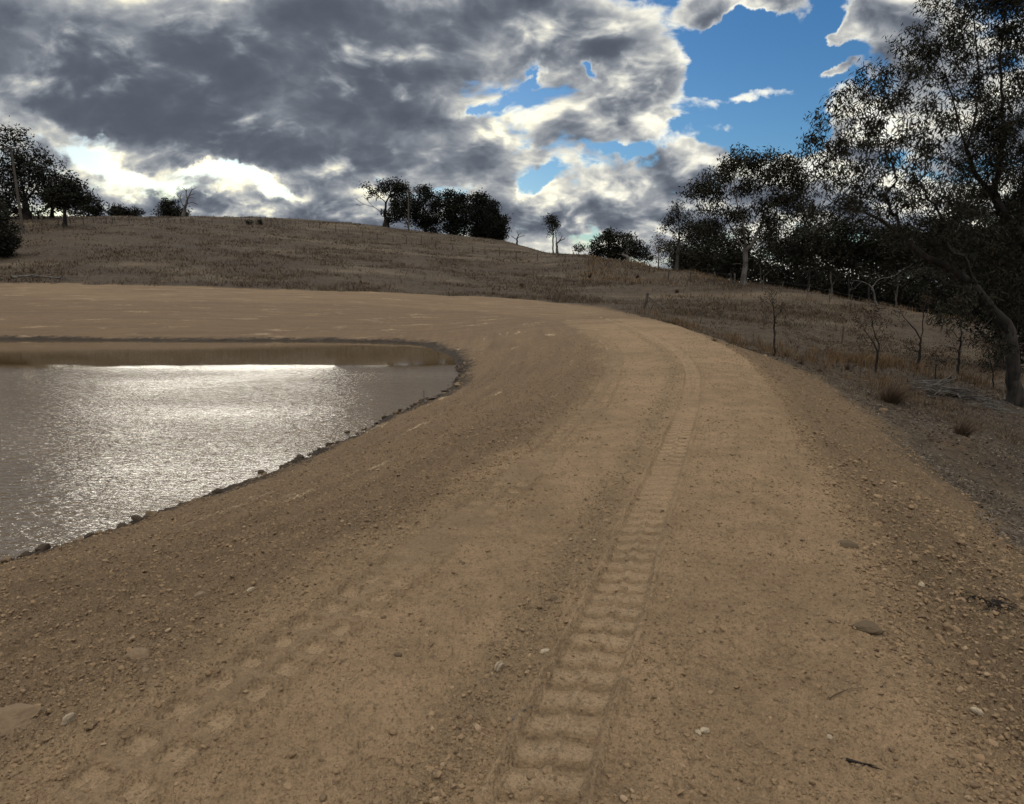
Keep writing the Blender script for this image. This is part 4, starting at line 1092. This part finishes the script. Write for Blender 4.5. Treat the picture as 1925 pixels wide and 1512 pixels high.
# saplings between the bank and the wood
sap = [('thin upright sapling with sparse brown leaves nearest the white gum', (1455, 668), [[(1456, 640), (1456, 610), (1454, 580), (1451, 560), (1450, 540)], [(1455, 600), (1470, 580), (1478, 572)], [(1452, 570), (1440, 560)], [(1455, 590), (1440, 575), (1430, 560)], [(1453, 572), (1462, 555)]],
        [(1450, 552, 14, 14), (1475, 575, 14, 10), (1432, 560, 12, 16), (1490, 585, 8, 5), (1462, 545, 12, 10)], 44, 4, 0.045),
       ('crooked sapling standing left of the forked one', (1647, 706), [[(1646, 690), (1651, 670), (1652, 650), (1645, 630), (1640, 610), (1638, 590)], [(1651, 660), (1635, 635), (1625, 620)], [(1645, 630), (1658, 610)], [(1640, 610), (1622, 595)]],
        [(1640, 585, 22, 18), (1622, 605, 18, 16), (1662, 605, 16, 16), (1630, 640, 18, 14), (1612, 590, 12, 10), (1665, 635, 10, 8)], 90, 7, 0.045),
       ('dark sapling forked into a Y between the crooked one and the straight one', (1722, 700), [[(1726, 680), (1730, 650), (1732, 630), (1735, 600), (1737, 570)], [(1731, 640), (1722, 622), (1708, 608), (1695, 590)], [(1735, 600), (1745, 575)], [(1708, 608), (1700, 612), (1690, 600)]],
        [(1690, 588, 16, 8), (1716, 645, 16, 16), (1740, 562, 18, 12), (1700, 605, 10, 8)], 50, 9, 0.06),
       ('straight sapling with hanging brown leaves left of the big gum trunk', (1797, 714), [[(1801, 690), (1805, 650), (1806, 620), (1808, 590), (1806, 560)], [(1805, 640), (1788, 620), (1775, 610)], [(1806, 620), (1822, 605)], [(1805, 660), (1786, 652)]],
        [(1780, 612, 18, 16), (1822, 600, 16, 14), (1804, 570, 20, 16), (1785, 650, 16, 14), (1815, 640, 14, 18)], 100, 8, 0.055),
       ('low twiggy sapling between the forked and the straight one', (1760, 724), [[(1759, 700), (1760, 680), (1758, 660)], [(1760, 690), (1772, 670)], [(1760, 680), (1748, 668)]],
        [(1760, 665, 18, 12), (1772, 675, 14, 12), (1748, 680, 10, 10)], 50, 5, 0.025),
       ('leafy young sapling leaning beside the big gum trunk', (1868, 730), [[(1866, 700), (1860, 670), (1850, 640)], [(1862, 680), (1875, 655)]],
        [(1850, 650, 22, 22), (1872, 660, 16, 24), (1858, 690, 18, 14)], 110, 8, 0.03)]
for i, (lab, b_, gd, bl, cl_, per, R0) in enumerate(sap):
    Yb = Yg(*b_)
    tree('sapling', lab, 'sapling', b_, Yb, gd, bl, cl_, per, R0, (0.11, 0.028), M_bark_dark, M_leaf_brown, seed=90 + i, spread=0.10, droop=0.5, seg=0.16, bf=0.3, jit=0.2, tip=0.006, power=0.62, group='saplings at the foot of the bank', arch=0.03)

# ------------------------------------------------------------------ grass
def blades(x, y, z, h, w_, lean, rg, name, label, m, segs=1):
    n_ = len(x); b = np.stack([x, y, z], 1)
    a = rg.uniform(0, 2 * math.pi, n_); d_ = np.stack([np.cos(a), np.sin(a), np.zeros(n_)], 1)
    a2 = rg.uniform(0, 2 * math.pi, n_); s_ = np.stack([np.cos(a2), np.sin(a2), np.zeros(n_)], 1) * w_[:, None] * 0.5
    tip = b + d_ * (h * lean)[:, None] + np.array([0, 0, 1]) * h[:, None]
    mid = b + d_ * (h * lean * 0.35)[:, None] + np.array([0, 0, 1]) * (h * 0.6)[:, None]
    V = np.stack([b - s_, b + s_, mid + s_ * 0.8, mid - s_ * 0.8, tip], 1).reshape(-1, 3)
    o5 = (np.arange(n_) * 5)[:, None]
    o = mesh(name, V, [o5 + np.array([0, 1, 2, 3]), o5 + np.array([3, 2, 4])], m)
    return tag(o, label, 'grass', kind='stuff')

rg = np.random.default_rng(11)
def grass_pts(n_, r0, r1, a0, a1):
    x, y, r = in_frame(n_, r0, r1, a0, a1)
    _, sd_ = masks(x, y)
    ok = sd_ < -0.25
    return x[ok], y[ok], r[ok], sd_[ok]
# tufts: choose tuft centres, then blades round each
def tufts(n_t, per, r0, r1, a0, a1, hmean, name, label, m, dens=None, sp=0.10, lean=0.7, wk=1.0):
    x, y, r, sd_ = grass_pts(n_t, r0, r1, a0, a1)
    pr = np.clip(0.35 + 1.1 * fbm(x, y, 0.22, 3, 301), 0.05, 1)
    if dens is not None: pr = dens(x, y, r, sd_)
    ok = rg.uniform(0, 1, len(x)) < pr
    x, y, r = x[ok], y[ok], r[ok]
    x = np.repeat(x, per) + rg.normal(size=len(x) * per) * sp * np.repeat(np.maximum(1, r / 30), per)
    y = np.repeat(y, per) + rg.normal(size=len(y)* per) * sp * np.repeat(np.maximum(1, r / 30), per)
    r = np.hypot(x, y)
    h = hmean * rg.uniform(0.4, 1.4, len(x)); w_ = 0.0035 * np.maximum(1, r / 6) * wk * rg.uniform(0.6, 1.5, len(x))
    blades(x, y, ground_h(x, y) - 0.02, h, w_, rg.uniform(0.2, 1.0, len(x)) * lean * 2, rg, name, label, m)
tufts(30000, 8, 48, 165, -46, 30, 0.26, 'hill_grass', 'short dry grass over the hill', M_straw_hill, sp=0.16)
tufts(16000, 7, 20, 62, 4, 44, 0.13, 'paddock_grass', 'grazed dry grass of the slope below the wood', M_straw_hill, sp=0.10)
gc = ground_at(1660, 690)
gold = lambda x, y, r, sd_: np.clip(((np.exp(-((x - gc[0]) / 2.6) ** 2 - ((y - gc[1]) / 2.6) ** 2)) * 1.3 + 0.28 * np.exp(-((sd_ + 2.0) / 1.2) ** 2) * sstep(r, 19, 24)) * (0.4 + 1.5 * fbm(x, y, 0.7, 2, 311)), 0, 1)
tufts(14000, 12, 14, 48, 8, 44, 0.42, 'golden_grass', 'taller golden grass along the foot of the bank', M_straw_gold, dens=gold, sp=0.10, lean=0.35)
skyl = lambda x, y, r, sd_: np.clip(0.3 + 1.2 * fbm(x, y, 0.12, 2, 321), 0, 1) * sstep(r, 60, 74) * (x > 8)
tufts(9000, 8, 55, 130, 6, 44, 0.42, 'orange_grass', 'orange brown grass along the upper edge of the slope', M_straw_gold, dens=skyl, sp=0.2, lean=0.4)
near_ = lambda x, y, r, sd_: 0.16 + 0.3 * np.clip(fbm(x, y, 1.2, 2, 331), 0, 1)
tufts(16000, 7, 5.0, 24, 12, 44, 0.06, 'short_grass', 'short grey grass stubble right of the bank', M_straw, dens=near_, sp=0.05, lean=1.0)

# leaf litter and straw
x, y, r = in_frame(90000, 4.5, 32, 8, 44); _, sd_ = masks(x, y)
ok = (sd_ < 0.5 * fbm(x, y, 0.6, 2, 341)) & (rg.uniform(0, 1, len(x)) < 0.55 + 0.6 * fbm(x, y, 0.8, 2, 351))
x, y, r = x[ok], y[ok], r[ok]
n_ = len(x); c = np.stack([x, y, ground_h(x, y) + 0.006], 1)
a = rg.uniform(0, 6.28, n_); d_ = np.stack([np.cos(a), np.sin(a), rg.normal(size=n_) * 0.25], 1); s_ = np.stack([-np.sin(a), np.cos(a), rg.normal(size=n_) * 0.5], 1)
L = (rg.uniform(0.02, 0.055, n_) * np.maximum(1, (r / 18)))[:, None]; W = L * rg.uniform(0.12, 0.35, (n_, 1))
V = np.stack([c - d_ * L, c + s_ * W, c + d_ * L, c - s_ * W + np.array([0, 0, 0.004])], 1).reshape(-1, 3)
tag(mesh('leaf_litter', V, np.arange(n_ * 4).reshape(-1, 4), M_litter), 'grey fallen gum leaves and bark scraps on the ground right of the bank', 'leaf litter', kind='stuff')
x, y, r = in_frame(9000, 1.3, 12, -42, 42); _, sd_ = masks(x, y); drs, _, sds = polydist(x, y, rsh_f)
ok = (sd_ > 0) & (rg.uniform(0, 1, len(x)) < np.where(sds < 0, 0.5, np.where(drs < 1.5, 0.35, 0.05))) & ((base_h(x, y) > WZ + .1) | (sds < 0))
x, y, r = x[ok], y[ok], r[ok]; n_ = len(x); c = np.stack([x, y, ground_h(x, y) + 0.004], 1)
a = rg.uniform(0, 6.28, n_); d_ = np.stack([np.cos(a), np.sin(a), rg.normal(size=n_) * 0.12], 1); s_ = np.stack([-np.sin(a), np.cos(a), np.zeros(n_)], 1)
L = rg.uniform(0.010, 0.034, (n_, 1)); W = rg.uniform(0.0006, 0.0014, (n_, 1)) * np.maximum(1, r / 5)[:, None]; bend = s_ * L * rg.normal(size=(n_, 1)) * 0.3
V = np.stack([c - d_ * L - s_ * W, c - d_ * L + s_ * W, c + bend + s_ * W, c + bend - s_ * W, c + d_ * L + s_ * W, c + d_ * L - s_ * W], 1).reshape(-1, 3) + np.array([0, 0, 0.002])
o6 = (np.arange(n_) * 6)[:, None]
tag(mesh('straw', V, np.concatenate([o6 + np.array([0, 1, 2, 3]), o6 + np.array([3, 2, 4, 5])]), M_straw), 'scraps of straw and root lying on the earth', 'straw', kind='stuff')

# rush tussocks
def tussock(px, py, hpx, wpx, label, n_=420, m=None, k=0, lean=(0.15, 0), cat='tussock'):
    p = on_ground(px, py); rg = np.random.default_rng(k + 400)
    h0 = hpx / FPX * p[1]; w0 = wpx / FPX * p[1] / 2
    a = rg.uniform(0, 6.28, n_); q = rg.uniform(0, 1, n_) ** 0.6
    bx = np.stack([np.cos(a) * q * w0 * 0.35, np.sin(a) * q * w0 * 0.35, np.full(n_, -0.03)], 1)
    out = np.stack([np.cos(a) * q * w0 + lean[0] * h0, np.sin(a) * q * w0 + lean[1] * h0, np.zeros(n_)], 1)
    h = h0 * rg.uniform(0.45, 1.0, n_) * (1 - 0.35 * q)
    s_ = rg.normal(size=(n_, 3)); s_[:, 2] = 0; s_ /= np.linalg.norm(s_, axis=1)[:, None]; s_ *= max(0.0022, 0.5 / FPX * p[1] * 0.62)
    Vs = []
    for t in (0, .35, .7, 1.0):
        c = bx + out * (t ** 1.6) + np.array([0, 0, 1]) * (h * (t - 0.18 * q * t * t))[:, None]
        Vs += [c - s_ * (1 - t * .9), c + s_ * (1 - t * .9)]
    V = np.stack(Vs, 1).reshape(-1, 3); o8 = (np.arange(n_) * 8)[:, None]
    F = np.concatenate([o8 + np.array([i, i + 1, i + 3, i + 2]) for i in (0, 2, 4)])
    o = mesh('rush_tussock', V, F, m or M_rush); o.location = p
    return tag(o, label, cat, 'rush tussocks')
tussock(1672, 758, 62, 78, 'big brown rush tussock leaning right at the foot of the bank', 700, k=1, lean=(0.25, 0))
tussock(1805, 826, 56, 62, 'reddish rush tussock nearest the camera below the stick pile', 520, k=2, lean=(0.35, 0))
tussock(1781, 724, 26, 18, 'narrow dark tussock beside the stick pile', 160, k=3)
for i, (px, py, hp, wp, lab) in enumerate([(980, 537, 10, 12, 'small rush tuft on the hill slope left of the strainer post'), (1108, 523, 16, 9, 'dark upright rush tuft on the hill slope under the fence'), (1198, 523, 12, 12, 'brown tuft on the slope left of the slender tree'),
        (1272, 552, 12, 12, 'faint grey tuft in the paddock between the fences'), (1592, 700, 22, 18, 'grey tuft at the left end of the golden grass'), (1618, 690, 20, 18, 'grey tuft just behind the golden grass'), (1478, 668, 16, 18, 'dark grey tuft at the foot of the thin sapling'),
        (1505, 690, 16, 20, 'grey tuft on the bank foot right of the thin sapling'), (1342, 642, 10, 14, 'low tuft on the bank foot below the leaning post'), (1540, 705, 16, 16, 'pale grey tuft where the golden grass begins')]):
    tussock(px, py, hp, wp, lab, 130, k=10 + i, m=M_rush)

# ------------------------------------------------------------------ fences
def cyl(a, b, ra, rb, sides=8, bends=0.0, rg=rng, n_=4):
    a = np.array(a, float); b = np.array(b, float)
    t = np.linspace(0, 1, n_ + 1)[:, None]
    P_ = a + (b - a) * t; P_[1:-1] += rg.normal(size=(n_ - 1, 3)) * bends
    par = np.arange(-1, n_)
    V, F = tubes(P_, par, np.linspace(ra, rb, n_ + 1), sides)
    return V, F, P_

def post_mesh(h, r_, lean, k):
    rg = np.random.default_rng(k)
    V, F, _ = cyl((0, 0, -0.25), (lean[0] * h, lean[1] * h, h), r_, r_ * 0.9, 8, r_ * 0.1, rg)
    top = np.array([lean[0] * h, lean[1] * h, h]); ring = V[-8:] if len(V) >= 8 else V
    d_ = V - top; near_top = np.where(np.linalg.norm(d_, axis=1) < r_ * 1.3)[0]
    ang_ = np.arctan2(d_[near_top, 1], d_[near_top, 0]); near_top = near_top[np.argsort(ang_)]
    V = np.vstack([V, top + np.array([0, 0, r_ * 0.3])]); cidx = len(V) - 1
    cap = np.array([[near_top[i], near_top[(i + 1) % len(near_top)], cidx] for i in range(len(near_top))])
    return V, F, cap

def fence(name, label, posts, h, r_, wires, sag=0.03, kmat=None, leans=None, seed=0, wr=0.004):
    P_ = [on_ground(px, py) for px, py in posts]
    root = empty(name, P_[0]); o0 = P_[0]; tag(root, label, 'fence')
    tops = []
    for i, p in enumerate(P_):
        ln = leans[i] if leans else (math.sin(i * 7.3 + seed) * 0.05, math.cos(i * 3.1) * 0.04)
        hh = h[i] if hasattr(h, '__len__') else h * (1 + 0.12 * math.sin(i * 5.1 + seed))
        V, F, cap = post_mesh(hh, r_[i] if hasattr(r_, '__len__') else r_, ln, i + seed)
        mesh('post', V, [F, cap], kmat or M_post, root).location = p - o0
        tops.append((p, ln, hh))
    for fr in wires:
        pts = []
        for (p, ln, hh), (p2, ln2, hh2) in zip(tops[:-1], tops[1:]):
            a = p + np.array([ln[0], ln[1], 1]) * hh * fr; b = p2 + np.array([ln2[0], ln2[1], 1]) * hh2 * fr
            for t in np.linspace(0, 1, 5, endpoint=False): pts.append(a + (b - a) * t - np.array([0, 0, sag * 4 * t * (1 - t)]))
        pts.append(b); pts = np.array(pts) - o0
        V, F = tubes(pts, np.arange(-1, len(pts) - 1), np.full(len(pts), wr))
        mesh('wire', V, F, M_wire, root)
    return root
fence('wire_fence', 'old wire fence running along the left crest of the hill', [(62, 421), (80, 420), (110, 420), (133, 420), (157, 420), (176, 419), (200, 420), (212, 420), (243, 420), (284, 420), (318, 420), (340, 420), (359, 420), (399, 420), (440, 421), (470, 422), (510, 424), (532, 425), (555, 425), (580, 427), (601, 430)],
      1.15, 0.07, (0.9, 0.5), seed=1, wr=0.006)
fence('wire_fence', 'long wire fence crossing the hill below the pines down to the white gum', [(631, 437), (655, 441), (682, 446), (710, 450), (739, 453), (764, 457), (792, 461), (819, 467), (851, 471), (889, 475), (912, 478), (939, 481), (970, 486), (1010, 491), (1062, 497), (1107, 503), (1145, 506), (1186, 508), (1220, 515), (1256, 526), (1298, 531), (1343, 538), (1381, 540)],
      1.2, 0.075, (0.92, 0.6, 0.3), seed=2, wr=0.006)
fence('wire_fence', 'fence line with leaning posts in front of the dark wood', [(1432, 548), (1465, 552), (1515, 560), (1560, 568), (1598, 576), (1690, 596), (1740, 606)], 1.1, 0.04, (0.9, 0.5), seed=4, leans=[(0.15, 0), (0.3, 0), (0.25, 0), (-0.1, 0), (0.1, 0), (0.12, 0), (0.1, 0)], wr=0.005)
near_f = fence('wire_fence', 'near fence remnant with a thick strainer post on the grass slope', [(1210, 585), (1315, 606), (1435, 617), (1582, 651)], [1.15, 0.95, 0.9, 1.05], [0.11, 0.04, 0.04, 0.05], (0.85,), sag=0.12, seed=6, leans=[(0.22, 0), (0.28, 0), (0.14, 0), (0.02, 0)], wr=0.005)
p0 = on_ground(1210, 585); p1 = on_ground(1262, 592)
V, F, _ = cyl(np.array([0.2, 0, 0.95]), p1 - p0 + np.array([0, 0, -0.05]), 0.045, 0.04)
mesh('stay', V, F, M_post, near_f)

# ------------------------------------------------------------------ power poles
def box(c, s, rz=0):
    x_, y_, z_ = np.array(s) / 2
    V = np.array([[i, j, k] for i in (-x_, x_) for j in (-y_, y_) for k in (-z_, z_)])
    ca, sa = math.cos(rz), math.sin(rz)
    V = np.stack([V[:, 0] * ca - V[:, 1] * sa, V[:, 0] * sa + V[:, 1] * ca, V[:, 2]], 1) + np.array(c)
    F = np.array([[0, 1, 3, 2], [4, 6, 7, 5], [0, 4, 5, 1], [2, 3, 7, 6], [0, 2, 6, 4], [1, 5, 7, 3]])
    return V, F
def power_pole(label, px, py, top, r_, k, Y=None, arm=2.2, arm_off=0.0):
    p = on_ground(px, py) if Y is None else None
    if p is None:
        q = pixy(px, py, Y); p = np.array([q[0], q[1], gz(q[0], q[1])])
    t = pixy(top[0], top[1], p[1]) - p
    root = empty('power_pole', p); tag(root, label, 'power pole')
    V, F, P_ = cyl((0, 0, -0.3), t, r_, r_ * 0.7, 10, 0.0, n_=6); mesh('pole', V, F, M_pole, root, smooth=True)
    V, F = box(t + np.array([arm_off, -r_ - 0.06, -0.35]), (arm, 0.10, 0.12)); ar = mesh('cross_arm', V, F, M_pole, root)
    for s_ in (-0.45, 0.45, -0.15 if arm_off == 0 else 0.1):
        pr = [(0, .02), (0.03, .055), (0.07, .05), (0.09, .075), (0.12, .07), (0.16, .03)]
        ps = np.array([t + np.array([arm_off + s_ * arm, -r_ - 0.06, -0.29 + z_]) for z_, _ in pr])
        V, F = tubes(ps, np.arange(-1, len(ps) - 1), np.array([q for _, q in pr])); mesh('insulator', V, F, M_ceramic, root)
    return root
power_pole('leaning timber power pole in front of the far left trees', 44, 440, (20, 275), 0.19, 1, arm=3.0, arm_off=-0.2)
power_pole('timber power pole on the crest in front of the pines', 768, 430, (768, 358), 0.20, 2, Y=150, arm=2.6, arm_off=1.0)

# ------------------------------------------------------------------ fallen wood
def stick(a, b, r_, rg, kink=0.06):
    L = float(np.linalg.norm(np.array(b) - np.array(a)))
    V, F, P_ = cyl(a, b, r_, r_ * 0.45, 5, L * kink * 0.4, rg, 6)
    return V, F
def pile(px, py, L, n_, label, k, spread, hgt, r_=0.018, name='stick_pile', m=None, cat='stick pile', name_part=None):
    rg = np.random.default_rng(k + 700); p = on_ground(px, py); Vs, Fs, nv = [], [], 0
    root = None
    for i in range(n_):
        a = rg.normal() * 0.45 + 0.15; c = rg.normal(size=2) * np.array([spread, spread * 0.45]); l = L * rg.uniform(0.4, 1.0)
        d_ = np.array([math.cos(a), math.sin(a)]) * l / 2
        q0 = c - d_; q1 = c + d_
        zc = hgt * rg.uniform(0, 1) * math.exp(-(c[0] / spread) ** 2)
        z0 = gz(p[0] + q0[0], p[1] + q0[1]) - p[2] + zc * 0.6 + r_; z1 = gz(p[0] + q1[0], p[1] + q1[1]) - p[2] + zc * rg.uniform(0.4, 1.5) + r_
        V, F = stick((q0[0], q0[1], z0), (q1[0], q1[1], z1), r_ * rg.uniform(0.4, 1.5), rg); Vs.append(V); Fs.append(F + nv); nv += len(V)
    o = mesh(name, np.concatenate(Vs), np.concatenate(Fs), m or M_deadwood); o.location = p
    return tag(o, label, cat)
pile(1775, 752, 1.5, 95, 'heap of grey dead sticks between the saplings and the big gum trunk', 1, 0.65, 0.62, 0.019)
pile(1850, 770, 1.7, 34, 'loose scatter of twigs on the ground by the foot of the big gum', 2, 0.7, 0.05, 0.010)
pile(1880, 1140, 0.22, 34, 'small tangle of dark twigs on the outer batter at the right edge', 3, 0.13, 0.03, 0.004, m=M_bark_dark)
def log(label, pts, r0, branches, name='fallen_log', m=None, k=0, lift=0.1):
    b = on_ground(*pts[0]); P_ = []
    for i, q in enumerate(pts):
        g_ = on_ground(q[0], q[1]); P_.append(g_ - b + np.array([0, 0, lift + (q[2] if len(q) > 2 else 0)]))
    sk, par, rd, _ = skeleton(P_[0], [P_] + [[P_[j]] + [P_[j] + np.array(v) * t for t in (0.3, 0.65, 1.0)] for j, v in branches], np.zeros((0, 3)), r0, seg=r0 * 2.5, jit=0.15, tip=r0 * 0.2, rg=np.random.default_rng(k))
    V, F = tubes(sk, par, rd); o = mesh(name, V, F, m or M_deadwood, smooth=True); o.location = b
    return tag(o, label, 'log' if name == 'fallen_log' else 'stick')
log('grey fallen log with broken branches at the foot of the hill on the left', [(22, 525), (50, 523), (80, 523), (110, 526), (135, 527)], 0.14, [(1, (1.3, 0.2, 0.35)), (2, (1.6, -.6, 0.3)), (2, (-1.2, -0.4, 0.3)), (3, (2.0, 0.4, 0.15)), (3, (1.2, -1.0, 0.1))], k=1, lift=0.06)
log('long pale root lying across the lower right of the road', [(1557, 1316), (1590, 1305), (1625, 1298)], 0.004, [(1, (0.03, 0.02, 0.01))], name='root', k=2, lift=0.006, m=M_straw)
log('curved dark stick at the bottom right of the road', [(1590, 1430), (1625, 1441), (1658, 1455)], 0.006, [(1, (0.03, -0.02, 0.005))], name='stick', k=3, lift=0.006, m=M_bark_dark)
log('thin straw coloured twig forked on the road near the crest edge', [(1655, 1302), (1668, 1284), (1672, 1280)], 0.003, [(1, (0.02, 0.0, 0.012))], name='twig', k=4, lift=0.006, m=M_straw)
log('thin bent root at the lower left of the gravel strip', [(962, 1362), (985, 1352), (1002, 1336)], 0.003, [], name='root', k=5, lift=0.006, m=M_deadwood)
# marker stake in the pond
q = pixz(797, 764, WZ); t_ = pixy(797, 733, q[1])
V, F, _ = cyl((0, 0, -0.35), (t_[0] - q[0], 0, t_[2] - q[2]), 0.012, 0.009, 8)
o = mesh('stake', V, F, M_deadwood); o.location = q
tag(o, 'thin upright stake in the shallows at the near corner of the pond', 'stake')
for i, (px, py, lab) in enumerate([(25, 1248, 'little dry weed at the left edge of the inner slope'), (352, 1325, 'tiny dead grass tuft beside the left tracks')]):
    o = tussock(px, py, 26, 26, lab, 26, m=M_bark_grey, k=40 + i, lean=(0.1, 0), cat='weed'); o.name = 'dry_weed'; del o['group']
